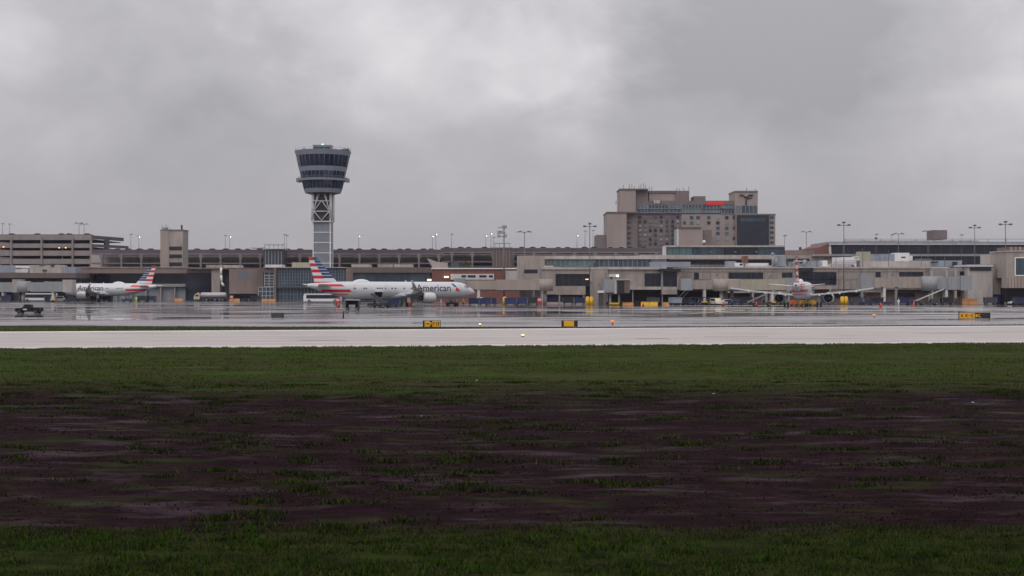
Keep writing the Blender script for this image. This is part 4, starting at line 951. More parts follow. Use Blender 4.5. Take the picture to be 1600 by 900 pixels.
# glazed upper floors as ribbons, one part each
for p0, p1, t, b_ in ((996, 1012, 320.5, 326), (1013, 1044, 320.5, 326), (1046, 1064, 320.5, 326), (1066, 1096, 320, 325.5), (1098, 1125, 320.8, 325.5), (1127, 1148, 320.8, 325.5), (996, 1044, 327.5, 332.5), (1046, 1064, 327.5, 332.5), (1066, 1096, 327, 332.5), (1098, 1125, 327.5, 332.5), (1127, 1148, 327.5, 333.5), (1150, 1157, 321.5, 333.5), (1158.5, 1183, 321.5, 333.5)):
    H.window(p0, p1, t, b_, 4.6 if p0 < 1149 else 1.6, 'glass_green' if random.random() < .35 else 'glass_blue', max(2, int((p1-p0)/5)), 'grey_metal', .25)
nw = 0
for r in range(7):
    y0 = 337 + r*7.0
    for p in (998, 1006, 1014, 1022, 1031, 1040, 1049, 1057):
        if y0 > 384 or nw >= 60: continue
        H.window(p, p+4.2, y0, y0+4, 5.6, random.choice(['glass_blue', 'glass_dark', 'grey_panel', 'glass_green', 'concrete_brown'])); nw += 1
for r in range(5):
    y0 = 337.5 + r*8.2
    for p in (1067, 1078, 1088, 1105, 1119, 1133, 1145):
        if p < 1112 and y0 > 352: continue
        H.window(p, p+5.2, y0, y0+4.8, 4.8, random.choice(['glass_blue', 'glass_dark', 'glass_green', 'grey_panel'])); nw += 1
for r in range(6): H.window(1203, 1209, 338+r*7.8, 342+r*7.8, .8, 'glass_blue')
for r in range(6): H.part('balcony', [(980.5, 986, 338+r*8, 341+r*8, 2.6, .5, 'glass_blue')])
for p, t in ((974, 289), (983, 288), (987, 287), (998, 290), (1001, 287), (1005, 286), (1008, 288.5), (1014, 292), (1018, 291.5), (1057, 293), (1061, 294), (1068, 293), (1076, 291), (1166, 293.5), (1180, 295), (991, 291)):
    H.part('aerial', [(p, p+.7, t, 299.5, 8+random.random()*6, .3, 'pole')])
for p in (962, 965): H.part('aerial', [(p, p+1.3, 313.5, 320, 4, .6, 'grey_metal')])
for p in (1022.5, 1026, 1029): H.part('dish', [(p, p+1.4, 313, 317.5, 3, .4, 'white_paint')])

# ------------------------------------------------------------------ small far things: parked cars on roofs
def car_mesh(name, colm, L_=4.4, hgt_=1.45, van=False):
    b = MB(); w2 = .88
    b.prism([(-L_/2, .35), (-L_/2+.05, .85), (-L_/2+.9 if not van else -L_/2+.1, .95), (L_/2-.9, .88), (L_/2-.05, .72), (L_/2, .35)], -w2, w2, colm)
    if van: b.prism([(-L_/2+.1, .93), (-L_/2+.2, 1.85), (L_/2-1.3, 1.85), (L_/2-.75, .9)], -w2+.05, w2-.05, colm, .08, 1.2)
    else: b.prism([(-L_/2+.35, .92), (-L_/2+.95, hgt_), (L_/2-1.9, hgt_), (L_/2-1.0, .88)], -w2+.06, w2-.06, colm, .15, 1.2)
    return b
gcars = []
def car(name, colm, label, loc, rz, group=None, van=False, cat='car'):
    t = T(name, label, cat, loc, rz, group)
    L_ = 5.2 if van else 4.5
    car_mesh('b', colm, L_, van=van).build('body', t)
    b = MB(); w2 = .9
    if van: b.prism([(-L_/2+.7, 1.2), (-L_/2+.72, 1.65), (L_/2-1.35, 1.65), (L_/2-1.0, 1.2)], -w2+.0, w2-.0, 'glass_dark')
    else: b.prism([(-L_/2+.72, .98), (-L_/2+1.05, 1.36), (L_/2-1.95, 1.36), (L_/2-1.35, .98)], -w2+.03, w2-.03, 'glass_dark')
    b.build('side_window', t)
    for sx in (-1, 1):
        for sy in (-1, 1):
            b = MB(); b.cyl((sx*(L_/2-.85), sy*.72, .33), (sx*(L_/2-.85), sy*.92, .33), .33, .33, 'rubber', 12); b.build('wheel', t)
    for sy in (-.6, .6):
        b = MB(); b.box(L_/2-.06, L_/2+.02, sy-.16, sy+.16, .6, .74, 'lamp_off'); b.build('headlight', t)
    return t
protoc = {}
dr = 566
for i in range(46):
    px = 178 + i*19.3 + random.uniform(-5, 5)
    if 248 < px < 288 or 408 < px < 446 or 484 < px < 524 or 764 < px < 804: continue
    if px > 1030: break
    top = 390.8 if px < 690 else 388.2
    k = random.choice(['black', 'black', 'dark_metal', 'blue_dark', 'grey_metal', 'off_white'])
    z = Z(top, 560) - .55
    loc = (X(px, dr), dr, z); rz = random.choice([0, math.pi])
    tone = {'black': 'dark', 'dark_metal': 'dark', 'blue_dark': 'dark', 'grey_metal': 'grey', 'off_white': 'pale'}[k]
    side = 'left of' if px < 504 else 'right of'
    lab = '%s car on the open roof of the long car park, %s the control tower' % (tone, side)
    if k not in protoc: protoc[k] = car('parked_car', k, lab, loc, rz, 'cars parked on the car park roofs')
    else: copy_tree(protoc[k], loc, rz, lab)
for px in (20, 60, 98, 110, 138):
    loc = (X(px, 606), 606, Z(367, 600)-.5); copy_tree(protoc['black'] if 'black' in protoc else list(protoc.values())[0], loc, 0, 'dark car parked on the top deck of the tan multi-storey car park')

# ------------------------------------------------------------------ light poles
def head(t, kind, h, lit, r):
    lm = {'white': 'lamp_white', 'amber': 'lamp_amber', 'yellow': 'lamp_yellow', None: 'lamp_off'}[lit]
    if kind == 'single':
        b = MB(); b.box(-.5, .9, -.18, .18, h-.1, h+.12, 'pole'); f = b.build('lamp_head', t)
        b = MB(); b.cyl((.35, 0, h-.12), (.35, 0, h-.32), .2 if lit else .16, .22 if lit else .16, lm, 10); b.build('lamp', f)
    elif kind == 'double':
        for sx in (-1, 1):
            b = MB(); b.cyl((0, 0, h-.3), (sx*1.3, 0, h+.15), .09, .09, 'pole', 6).prism([(sx*.9, h), (sx*2.1, h-.25), (sx*2.1, h-.05), (sx*.9, h+.28)], -.35, .35, 'pole'); f = b.build('lamp_head', t)
            b = MB(); b.box(sx*1.1-(.35 if sx < 0 else 0), sx*1.1+(.35 if sx > 0 else 0), -.28, .28, h-.24, h-.12, lm); b.build('lamp', f)
    elif kind == 'triple':
        b = MB(); b.cyl((0, 0, h-.2), (0, 0, h+.7), .09, .06, 'pole', 6).cyl((-1.4, 0, h), (1.4, 0, h), .08, .08, 'pole', 6); b.build('crossarm', t)
        for sx in (-1.4, 0, 1.4):
            zz_ = h+(.7 if sx == 0 else 0); b = MB(); b.prism([(sx-.45, zz_-.1), (sx+.45, zz_-.1), (sx+.3, zz_+.3), (sx-.3, zz_+.3)], -.4, .4, 'pole'); f = b.build('lamp_head', t)
            b = MB(); b.box(sx-.3, sx+.3, -.3, .3, zz_-.16, zz_-.1, lm); b.build('lamp', f)
    elif kind == 'flood':
        b = MB()
        for z_ in (h-.2, h-1.6, h-2.6): b.cyl((-1.6, 0, z_), (.5, 0, z_), .09, .09, 'pole', 6)
        b.build('crossarm', t)
        for z_, x_ in ((h-.1, -.2), (h-.1, .4), (h-1.5, -1.4), (h-1.5, -.7), (h-2.5, -1.4), (h-2.5, .4)):
            b = MB(); b.box(x_-.35, x_+.35, -.5, .1, z_-.3, z_+.45, 'pole'); f = b.build('floodlight', t)
            b = MB(); b.box(x_-.28, x_+.28, -.54, -.5, z_-.22, z_+.38, lm); b.build('lens', f)
def pole(px, top, d, kind, lit, label, r=.16, base_z=0, name='light_pole', cat='light pole', group=None):
    t = T(name, label, cat, (X(px, d), d, base_z), 0, group)
    h = Z(top, d)-base_z
    b = MB(); b.cyl((0, 0, 0), (0, 0, h), r, r*.6, 'pole', 8).cyl((0, 0, 0), (0, 0, .5), r*1.8, r*1.8, 'concrete_grey', 8); b.build('pole', t)
    if kind: head(t, kind, h, lit, r)
    return t
GR = 'light poles along the car park roofs'
zr1, zr2, zr0 = Z(390.8,560)-1, Z(388.2,560)-1, Z(367,600)-1
for px, top, lit in ((4, 349.5, None), (15, 350, None)): pole(px, top, 606, 'single', lit, 'thin unlit pole on the top deck at the far left edge', .12, zr0, group=GR)
for px in (123.5, 131.5): pole(px, 348.5 if px < 130 else 350, 606, 'double', None, 'thin unlit twin-head pole near the right end of the multi-storey car park roof', .13, zr0, group=GR)
for px, top, lit, lab in ((204.5, 366, None, 'unlit roof light pole between the multi-storey car park and the square tower block'), (217, 369.5, 'white', 'lit roof light pole just left of the square tower block'),
        (352, 368, None, 'unlit roof light pole beside a lit one, right of the square tower block'), (359, 369.3, 'white', 'lit roof light pole between the square tower block and the control tower'),
        (444.5, 366.5, None, 'unlit roof pole just left of the control tower shaft'), (448, 368, None, 'second thin roof pole left of the control tower shaft'),
        (560.5, 368.5, 'white', 'lit roof light pole just right of the control tower shaft'), (675.5, 368.5, 'white', 'lit roof light pole, lower of the close pair above the aircraft lettering'), (681, 365.2, 'white', 'lit roof light pole, taller of the close pair above the aircraft lettering'),
        (705.5, 366, None, 'unlit roof light pole right of the lit close pair'), (759, 367.6, 'white', 'lit roof light pole left of the dark ribbed stair block'), (767, 364.6, 'white', 'taller lit roof light pole beside the dark ribbed stair block'), (771, 371, None, 'short unlit pole on the dark ribbed stair block'),
        (901.5, 367.3, 'white', 'lit roof light pole left of the tall twin-head mast before the hotel'), (914, 361, None, 'faint unlit pole left of the tall twin-head mast before the hotel'), (926.5, 360, None, 'faint unlit pole right of the tall twin-head mast before the hotel')):
    pole(px, top, 570, 'single', lit, lab, .11, zr1 if px < 690 else zr2, group=GR)
pole(97.5, 386.5, 500, 'double', 'amber', 'orange-lit street lamp in front of the multi-storey car park', .16)
pole(.5, 385, 500, 'double', 'amber', 'orange-lit street lamp cut by the left picture edge', .16)
pole(787.5, 354.5, 342, 'flood', None, 'thick floodlight mast in front of the brick building, right of the large aircraft nose', .22)
pole(819.5, 362, 360, 'double', None, 'twin-head mast rising from the tan terminal stair block', .16)
pole(921.5, 354, 346, 'triple', None, 'tall mast with three lamp heads in front of the tan terminal, left of the hotel', .16)
pole(1226, 368, 460, 'single', None, 'short single-head pole at the right end of the glazed concourse', .13)
pole(1260, 362, 500, 'double', None, 'twin-head pole in the sky gap right of the hotel', .16)
pole(1318.5, 352, 350, 'triple', None, 'tall mast with three lamp heads beside the right engine of the rear-facing aircraft', .15)
pole(1404, 365, 476, 'double', None, 'mast with small head rising over the white box on the terminal roof', .13)
pole(1450, 361, 460, 'double', None, 'mast just left of the brown roof penthouse', .14)
pole(1523, 356, 400, 'triple', None, 'tall mast rising behind the pale concrete stair block', .15)
pole(1571, 351, 352, 'triple', None, 'tallest mast at the right, by the terminal corner', .17)
pole(1369, 366, 478, 'single', None, 'faint thin pole on the dark hall roof, left', .08); pole(1502, 367, 480, 'single', None, 'faint thin pole on the dark hall roof, right', .08)
pole(1393, 367, 482, 'single', None, 'faint thin pole on the dark hall roof, middle', .06)
# ------------------------------------------------------------------ boarding bridges
def ribbed(b, x0, x1, y0, y1, z0, z1, m, pitch=1.3):
    b.box(x0, x1, y0, y1, z0, z1, m); x = x0+pitch/2
    while x < x1: b.box(x-.09, x+.09, y0-.09, y1+.09, z0+.05, z1-.05, m); x += pitch
def bridge(label, px0, px1, top, bot, d, cab='left', m='bridge_tan', m2=None, split=.5, cabm='bridge_grey', group=None, beacon=True, cab_top=None):
    """tunnel in two telescoping lengths, cab, wheeled leg, round pivot"""
    t = T('boarding_bridge', label, 'boarding bridge', (X((px0+px1)/2, d), d, 0), 0, group); off = (X((px0+px1)/2, d), d, 0)
    x0, x1, z0, z1 = X(px0, d), X(px1, d), Z(bot, d), Z(top, d); xs_ = x0+(x1-x0)*split; m2 = m2 or m
    b = MB(); ribbed(b, x0, xs_, d, d+2.6, z0+.15, z1-.1, m, 1.6 if m2 == m else 30)
    b.build('tunnel', t, off=off)
    b = MB(); ribbed(b, xs_, x1, d-.15, d+2.8, z0-.05, z1+.1, m2, 1.6); b.box(xs_-.2, xs_, d-.25, d+2.9, z0-.1, z1+.2, 'bridge_grey'); b.build('tunnel', t, off=off)
    b = MB(); b.box(x0, x1, d+.3, d+2.3, z0-.25, z0-.08, 'dark_metal'); b.build('underframe', t, off=off)
    cx_ = x0 if cab == 'left' else x1; sg = -1 if cab == 'left' else 1
    ct_ = Z(cab_top, d) if cab_top else z1+.4
    b = MB(); b.box(cx_+sg*.0, cx_+sg*3.0, d-.7, d+3.2, z0-.2, ct_, cabm); c = b.build('cab', t, off=off)
    b = MB()
    for k in range(3): b.box(cx_+sg*.4, cx_+sg*1.9, d-.76, d-.68, z0+.4+k*.8, z0+.95+k*.8, 'glass_dark')
    b.build('window', c)
    b = MB(); b.box(cx_+sg*2.3, cx_+sg*3.05, d-.78, d+3.25, z0-.1, ct_-.15, 'black'); b.build('canopy', c)
    b = MB(); b.cyl((cx_+sg*.9, d-.2, ct_), (cx_+sg*.9, d-.2, ct_+.5), .35, .35, 'off_white', 8); b.build('cooling_unit', c)
    lx = cx_-sg*3.5
    b = MB(); b.box(lx-.35, lx+.35, d+.2, d+.7, .8, z0+.6, 'off_white').box(lx-.35, lx+.35, d+1.9, d+2.4, .8, z0+.6, 'off_white').box(lx-.8, lx+.8, d+.1, d+2.5, .55, .95, 'yellow'); leg = b.build('drive_leg', t, off=off)
    for yy in (.1, 2.2):
        b = MB(); b.cyl((lx, d+yy, .5), (lx, d+yy+.4, .5), .5, .5, 'rubber', 14); b.build('wheel', leg)
    px_ = x1 if cab == 'left' else x0
    b = MB(); b.cyl((px_-sg*1.5, d+1.3, z0-.3), (px_-sg*1.5, d+1.3, z1+.25), 2.1, 2.1, m, 18).cyl((px_-sg*1.5, d+1.3, 0), (px_-sg*1.5, d+1.3, z0-.2), .5, .5, 'concrete_grey', 10); b.build('rotunda', t, off=off)
    b = MB()      # service stair
    for k in range(9): b.box(cx_+sg*(1+k*.35), cx_+sg*(1.3+k*.35), d-1.7, d-.8, z0-.2-(k+1)*.38, z0-.12-(k+1)*.38, 'grey_metal')
    b.cyl((cx_+sg*1, d-1.7, z0+.8), (cx_+sg*4.2, d-1.7, z0-2.6), .05, .05, 'grey_metal', 5); b.build('service_stair', t, off=off)
    return t
bridge('tan boarding bridge between the large aircraft nose and the tan terminal', 727, 843, 437.5, 453, 338, 'left', split=.42)
bridge('tan ribbed boarding bridge with a grey cab beside the open dark terminal bay', 1081, 1136, 437.5, 452.5, 345, 'left', split=.6)
bridge('olive boarding bridge left of the rear-facing aircraft', 1137, 1228, 437, 453, 340, 'right', m='bridge_tan', m2='bridge_olive', split=.22)
bridge('tan boarding bridge right of the rear-facing aircraft, with a tall grey louvred cab', 1362, 1455, 433.5, 449.5, 344, 'left', split=.45, cab_top=428.5)
bridge('grey boarding bridge end with its cab at the right end of the long tan bridge', 1464, 1500, 433, 452.5, 342, 'right', m='bridge_grey', split=.5)
bridge('grey boarding bridge whose cab covers the left aircraft nose', 42, 99, 440.5, 455.5, 413, 'right', m='bridge_grey', cabm='concrete_light', split=.5, cab_top=437)
bridge('grey boarding bridge with a pale cab at the far left, behind the dark pickup', -30, 20, 441.5, 456, 432, 'right', m='bridge_grey', cabm='concrete', split=.5, cab_top=436.5)
# bridge seen end-on at the centre, dark open end
t = T('boarding_bridge', 'short boarding bridge seen end-on, its dark open end against the tan terminal', 'boarding bridge', (X(962, 338), 338, 0)); off = (X(962,338), 338, 0); d = 338
b = MB(); b.px(944, 960, 436.5, 457, d, 9, 'bridge_grey'); cb = b.build('cab', t, off=off)
b = MB(); b.px(949, 958.5, 439, 444, d-.06, .1, 'glass_dark'); b.px(950, 958, 446, 449.5, d-.06, .1, 'glass_dark'); b.build('window', cb)
b = MB(); b.px(964, 984, 437.6, 458, d-1.5, 9, 'fascia_brown'); b.px(965, 975.5, 438.6, 457.5, d-1.56, .1, 'black'); b.px(963, 984.5, 436.2, 437.8, d-1.8, 9.6, 'concrete_light'); b.build('canopy', t, off=off)
b = MB(); b.px(960, 964.3, 436.8, 459, d-.8, 8, 'off_white'); b.build('pier', t, off=off)
b = MB(); b.px(952, 967, 428.5, 432.5, d, 2, 'off_white'); b.px(954, 957, 432, 437, d+.4, .8, 'dark_metal'); b.build('cooling_unit', t, off=off)
b = MB(); b.px(964, 966.6, 430.2, 432.3, d-.3, .3, 'lamp_white'); b.build('floodlight', t, off=off)
b = MB(); b.px(952, 955, 458, 474, d+1, .8, 'grey_metal'); b.px(966, 969, 458, 474, d+1, .8, 'grey_metal'); b.px(948, 972, 473, 475.6, d-.5, 3.5, 'yellow'); b.px(950, 974, 458, 460, d, 4, 'dark_metal'); b.build('drive_leg', t, off=off)
for p in (949, 970):
    b = MB(); b.cyl((X(p,d), d-.6, .45), (X(p,d), d-.1, .45), .45, .45, 'rubber', 12); b.build('wheel', t, off=off)
t = T('ladder_stand', 'small pale topped service kiosk left of the end-on boarding bridge', 'kiosk', (X(938,338), 337, 0)); off = (X(938,338), 337, 0)
MB().px(936, 943, 457.5, GZ(337), 337, 2, 'dark_metal').build('body', t, off=off); MB().px(934.5, 944, 454, 457.6, 336.6, 3, 'white_paint').build('roof', t, off=off)

extra_carts = []
# ------------------------------------------------------------------ ground vehicles and gear
def wheel(t, x, y, r=.33, wd=.22, rim='grey_metal'):
    b = MB(); b.cyl((x, y-wd/2, r), (x, y+wd/2, r), r, r, 'rubber', 12).cyl((x, y-wd/2-.01, r), (x, y+wd/2+.01, r), r*.5, r*.5, rim, 8); return b.build('wheel', t)
mat('car_black', (.010, .010, .016), .4, var=.2, spec=.25)
def pickup(label, loc, rz):
    t = T('pickup_truck', label, 'pickup truck', loc, rz); 
    b = MB(); b.prism([(-2.6, .5), (-2.62, 1.24), (-.6, 1.26), (-.4, 1.28), (1.0, 1.16), (2.35, 1.02), (2.6, .9), (2.62, .5), (2.2, .38), (-2.2, .38)], -.95, .95, 'car_black')
    b.prism([(-.6, 1.12), (-.48, 1.85), (.6, 1.9), (1.15, 1.16)], -.9, .9, 'car_black', .16, 1.4); b.build('body', t)
    b = MB(); b.prism([(-.40, 1.22), (-.36, 1.74), (.5, 1.78), (.98, 1.24)], -.84, .84, 'car_black'); b.build('side_window', t)
    b = MB(); b.box(-2.5, -.7, -.8, .8, .95, 1.15, 'rubber'); b.box(-2.66, -2.60, -.9, -.7, .75, 1.1, 'red'); b.box(-2.66, -2.6, .7, .9, .75, 1.1, 'red'); b.build('tail_light', t)
    b = MB(); b.box(.05, .85, -.975, -.94, .72, 1.0, 'off_white'); b.box(.05, .85, .94, .975, .72, 1.0, 'off_white'); b.build('door_panel', t)
    for x in (-1.75, 1.75):
        for y in (-.85, .85): wheel(t, x, y, .42, .26, 'dark_metal')
    b = MB(); b.box(2.6, 2.66, -.75, .75, .45, .62, 'grey_metal'); b.build('bumper', t)
    for y in (-.7, .7): b = MB(); b.box(2.58, 2.64, y-.15, y+.15, .75, .92, 'lamp_off'); b.build('headlight', t)
    return t
pickup('black pickup truck driving left across the wet apron', (X(45.5,226), 226, 0), math.radians(177)).scale = (.86, .86, .86)
def tug(label, loc, rz, m='blue', group='blue apron tractors'):
    t = T('apron_tractor', label, 'tractor', loc, rz, group)
    b = MB(); b.prism([(-1.5, .35), (-1.5, .95), (-.2, .95), (0, .75), (.5, .75), (.6, 1.1), (1.5, 1.0), (1.6, .35)], -.75, .75, m); b.build('body', t)
    b = MB(); b.box(-.1, .35, -.5, .5, .75, .95, 'black').box(-.2, -.05, -.5, .5, .9, 1.45, 'black'); b.build('seat', t)
    b = MB()
    for x in (-.35, .75):
        for y in (-.68, .68): b.cyl((x, y, .9), (x, y, 1.95), .04, .04, 'dark_metal', 5)
    b.box(-.5, .95, -.78, .78, 1.95, 2.05, m); b.build('canopy', t)
    for x in (-1, 1):
        for y in (-.72, .72): wheel(t, x, y, .33)
    return t
def cart(label, loc, rz, m='blue_dark', group='baggage carts on the apron', box=True):
    t = T('baggage_cart', label, 'baggage cart', loc, rz, group)
    b = MB(); b.box(-1.6, 1.6, -.8, .8, .45, .6, 'dark_metal').cyl((1.6, 0, .45), (2.3, 0, .4), .04, .04, 'dark_metal', 5); b.build('deck', t)
    b = MB()
    for x in (-1.55, 1.55):
        for y in (-.75, .75): b.box(x-.04, x+.04, y-.04, y+.04, .6, 1.9, 'grey_metal')
    b.box(-1.6, -1.55, -.75, .75, .6, 1.9, m); b.box(1.55, 1.6, -.75, .75, .6, 1.9, m); b.build('frame', t)
    b = MB(); b.prism([(-1.65, 1.9), (-1.65, 1.98), (0, 2.08), (1.65, 1.98), (1.65, 1.9)], -.85, .85, m); b.build('roof', t)
    b = MB(); b.box(-1.5, 1.5, -.72, .72, .6, 1.84, m); b.build('curtain', t)
    for x in (-1.1, 1.1):
        for y in (-.7, .7): wheel(t, x, y, .25, .16)
    return t
def belt_loader(label, loc, rz, h=3.6, L_=8.0, m='off_white', body='blue_dark'):
    t = T('belt_loader', label, 'belt loader', loc, rz, 'belt loaders')
    a = math.asin(min(.9, (h-.8)/L_)); ca, sa = math.cos(a), math.sin(a)
    def P_(s, o_): return (-L_*ca/2+s*ca-o_*sa, .8+s*sa+o_*ca)
    b = MB(); b.prism([P_(0, 0), P_(L_, 0), P_(L_, .32), P_(0, .32)], -.5, .5, m); bt = b.build('conveyor', t)
    b = MB(); b.prism([P_(.1, .325), P_(L_-.1, .325), P_(L_-.1, .36), P_(.1, .36)], -.38, .38, 'rubber'); b.build('belt', bt)
    b = MB(); b.prism([(-2.6, .4), (-2.6, .8), (1.2, .8), (1.4, 1.1), (2.4, 1.0), (2.6, .4)], -.95, .95, body); b.build('chassis', t)
    b = MB(); b.box(.5, .9, .5, .9, .8, 1.6, 'black'); b.cyl((0, 0, .8), (.6, 0, .8+(L_*.5)*sa), .08, .08, 'grey_metal', 6); b.build('seat', t)
    for x in (-1.8, 1.8):
        for y in (-.85, .85): wheel(t, x, y, .38)
    return t
def cone(px, py, label, r=.45, h=1.1):
    t = T('traffic_cone', label, 'traffic cone', gpt(px, py), 0, 'orange cones around the aircraft stands')
    b = MB(); b.box(-r*.7, r*.7, -r*.7, r*.7, 0, .08, 'black'); b.build('base', t)
    b = MB(); b.cyl((0, 0, .08), (0, 0, h), r*.55, .08, 'cone', 12); b.build('cone', t)
    b = MB(); b.cyl((0, 0, h*.5), (0, 0, h*.65), r*.34+.01, r*.27+.01, 'off_white', 12, cap=False); b.build('band', t)
def barrier(px0, px1, t_, d, label, m='barrier_orange', name='barrier'):
    n_ = T(name, label, 'barrier', (X((px0+px1)/2, d), d, 0)); off = (X((px0+px1)/2, d), d, 0); h = Z(t_, d)
    x0, x1 = X(px0, d), X(px1, d); k = max(1, round((x1-x0)/2.2))
    for i in range(k):
        a = x0+(x1-x0)*i/k+.05; c = x0+(x1-x0)*(i+1)/k-.05; b = MB()
        b.xprism([(d-.35, 0), (d+.35, 0), (d+.3, .25), (d+.12, h*.5), (d+.1, h), (d-.1, h), (d-.12, h*.5), (d-.3, .25)], a, c, m); b.build('segment', n_, off=off)
    return n_
def skin_person(label, loc, vest, legs='trousers', rz=0, arms=.25, stride=.12, hat='white_paint', cat='person'):
    t = T('person', label, 'person', loc, rz)
    J = {'pel': (0,0,.95), 'chest': (0,0,1.32), 'neck': (0,0,1.5), 'head': (0.02,0,1.64), 'top': (0.02,0,1.72)}
    vs_ = []; ed = []; rd = []
    def v(p, r, pa=None):
        vs_.append(p); rd.append(r)
        if pa is not None: ed.append((pa, len(vs_)-1))
        return len(vs_)-1
    pel = v(J['pel'], .15); ch = v(J['chest'], .165, pel); nk = v(J['neck'], .06, ch); hd = v(J['head'], .1, nk); v(J['top'], .075, hd)
    for sg in (-1, 1):
        sh_ = v((0, sg*.2, 1.43), .07, ch); el = v((.04, sg*(.24+arms*.2), 1.17), .05, sh_); wr = v((.12, sg*(.24+arms*.25), .95), .038, el); v((.15, sg*(.24+arms*.25), .87), .04, wr)
        hp = v((0, sg*.1, .88), .1, pel); kn = v((sg*stride*.5+.03, sg*.11, .5), .075, hp); an = v((sg*stride, sg*.12, .09), .05, kn); v((sg*stride+.14, sg*.13, .045), .045, an)
    me = D.meshes.new('body'); me.from_pydata(vs_, ed, []); o = D.objects.new('body', me); COL.objects.link(o)
    md = o.modifiers.new('s', 'SKIN'); o.modifiers.new('u', 'SUBSURF').levels = 1
    for i, sv in enumerate(me.skin_vertices[0].data): sv.radius = (rd[i], rd[i]); sv.use_root = (i == 0)
    bpy.context.view_layer.update()
    m2 = D.meshes.new_from_object(o.evaluated_get(bpy.context.evaluated_depsgraph_get())); D.objects.remove(o)
    for q in ('skin', legs, vest): m2.materials.append(MATS[q])
    for p in m2.polygons:
        z = p.center.z; p.use_smooth = True
        p.material_index = 0 if z > 1.5 or (z < .93 and abs(p.center.y) > .25) else (1 if z < .93 else 2)
    b_ = D.objects.new('body', m2); COL.objects.link(b_); b_.parent = t
    b = MB(); b.rings([[(math.cos(a)*rx, math.sin(a)*ry, z) for a in np.linspace(0, 2*math.pi, 13)[:-1]] for z, rx, ry in ((.88, .16, .2), (1.1, .17, .2), (1.35, .185, .225), (1.47, .1, .15))], vest, cap=False); b.build('vest', t)
    b = MB(); b.rings([[(.02+math.cos(a)*r, math.sin(a)*r*.9, z) for a in np.linspace(0, 2*math.pi, 11)[:-1]] for z, r in ((1.66, .125), (1.74, .105), (1.79, .04))], hat); b.build('cap', t)
    return t
skin_person('ramp worker in a bright yellow-green vest standing under the left aircraft tail', (X(213,405), 405, 0), 'hivis', 'hivis', -1.2)
skin_person('worker in orange and red rainwear beside the engine of the large aircraft', (X(640,300), 300, 0), 'orange', 'red', 2)
skin_person('worker in pale clothing under the forward belly of the large aircraft', (X(689,316), 316, 0), 'off_white', 'off_white', .5)
skin_person('worker in pale rainwear standing alone right of the rear-facing aircraft', (X(1404,322), 322, 0), 'off_white', 'off_white', -2)
skin_person('worker in dark clothes standing beside the baggage belt under the large aircraft', (X(606,300), 300, 0), 'blue_dark', 'trousers', 1)
skin_person('worker in a yellow vest by the small tractor behind the large aircraft nose', (X(724,325), 325, 0), 'yellow', 'trousers', 1)
for px, d_, rz, lab in ((888, 345, 0, 'small dark cart in front of the first low doors of the tan terminal'), (905, 345, 0, 'second dark cart, nearer the mast guards of the tan terminal'), (1020, 346, 5, 'dark cart behind the long yellow barrier'), (1070, 347, 0, 'dark cart deep in the terminal bay left of the cream van'), (1100, 346, 0, 'dark cart in the bay directly left of the cream van'), (1166, 345, 0, 'dark cart below the low slab right of the small blue tractor'),
        (1215, 343, 3, 'dark cart left of the rear-facing aircraft engine'), (1290, 345, 0, 'dark cart right of the rear-facing aircraft body'), (1338, 342, 0, 'dark cart between the yellow guard and the louvred cab'), (1480, 342, 0, 'dark cart below the grey bridge end at the right'), (1412, 345, 0, 'dark cart behind the worker in pale rainwear'), (1547, 346, 0, 'dark cart at the corner of the pale stair block')):
    extra_carts.append((px, d_, rz, lab))
# around the big aircraft
belt_loader('dark belt loader leaning to the rear hold of the large aircraft', (X(592,291), 291, 0), math.radians(150), 3.0, 4.6, 'dark_metal', 'black')
t = T('cargo_cart', 'open frame cargo cart with dark panels below the tail of the large aircraft', 'cart', (X(551,262), 262, 0)); 
b = MB(); b.box(-1.35, 1.35, -1, 1, .35, .5, 'dark_metal'); b.box(-1.35, -1.25, -1, 1, .5, 2.0, 'dark_metal').box(1.25, 1.35, -1, 1, .5, 2.0, 'dark_metal').box(-1.35, 1.35, .9, 1, .5, 2.0, 'black'); b.build('frame', t)
b = MB(); b.box(-1.5, 1.5, -1.1, 1.1, 2.0, 2.12, 'off_white'); b.build('roof', t)
b = MB(); b.box(-.7, .6, -.6, .5, .5, 1.1, 'grey_metal'); b.build('luggage', t)
for x in (-1, 1):
    for y in (-.85, .85): wheel(t, x, y, .3, .2)
car('van', 'white_paint', 'x', (0,0,0), 0, van=True) if False else None
def bus(label, loc, rz, L_=9.5):
    t = T('airport_bus', label, 'bus', loc, rz)
    b = MB(); b.prism([(-L_/2, .4), (-L_/2, 2.55), (-L_/2+.2, 2.75), (L_/2-.4, 2.75), (L_/2, 2.0), (L_/2, .4)], -1.2, 1.2, 'white_paint'); b.build('body', t)
    b = MB(); b.box(-L_/2+.2, L_/2-.9, -1.23, 1.23, 1.25, 2.4, 'glass_dark'); b.build('side_window', t)
    b = MB(); b.box(L_/2-.02, L_/2+.04, -1.1, 1.1, 1.2, 2.0, 'glass_dark'); b.build('windscreen', t)
    for x in (-L_/2+1.8, L_/2-1.8):
        for y in (-1.1, 1.1): wheel(t, x, y, .48, .28)
    return t
bus('white airport bus with a dark window band behind the large aircraft tail', (X(504,395), 395, 0), math.radians(180), 11.5)
bus('long white bus parked by the left boarding bridges', (X(62,428), 428, 0), math.radians(180), 11)
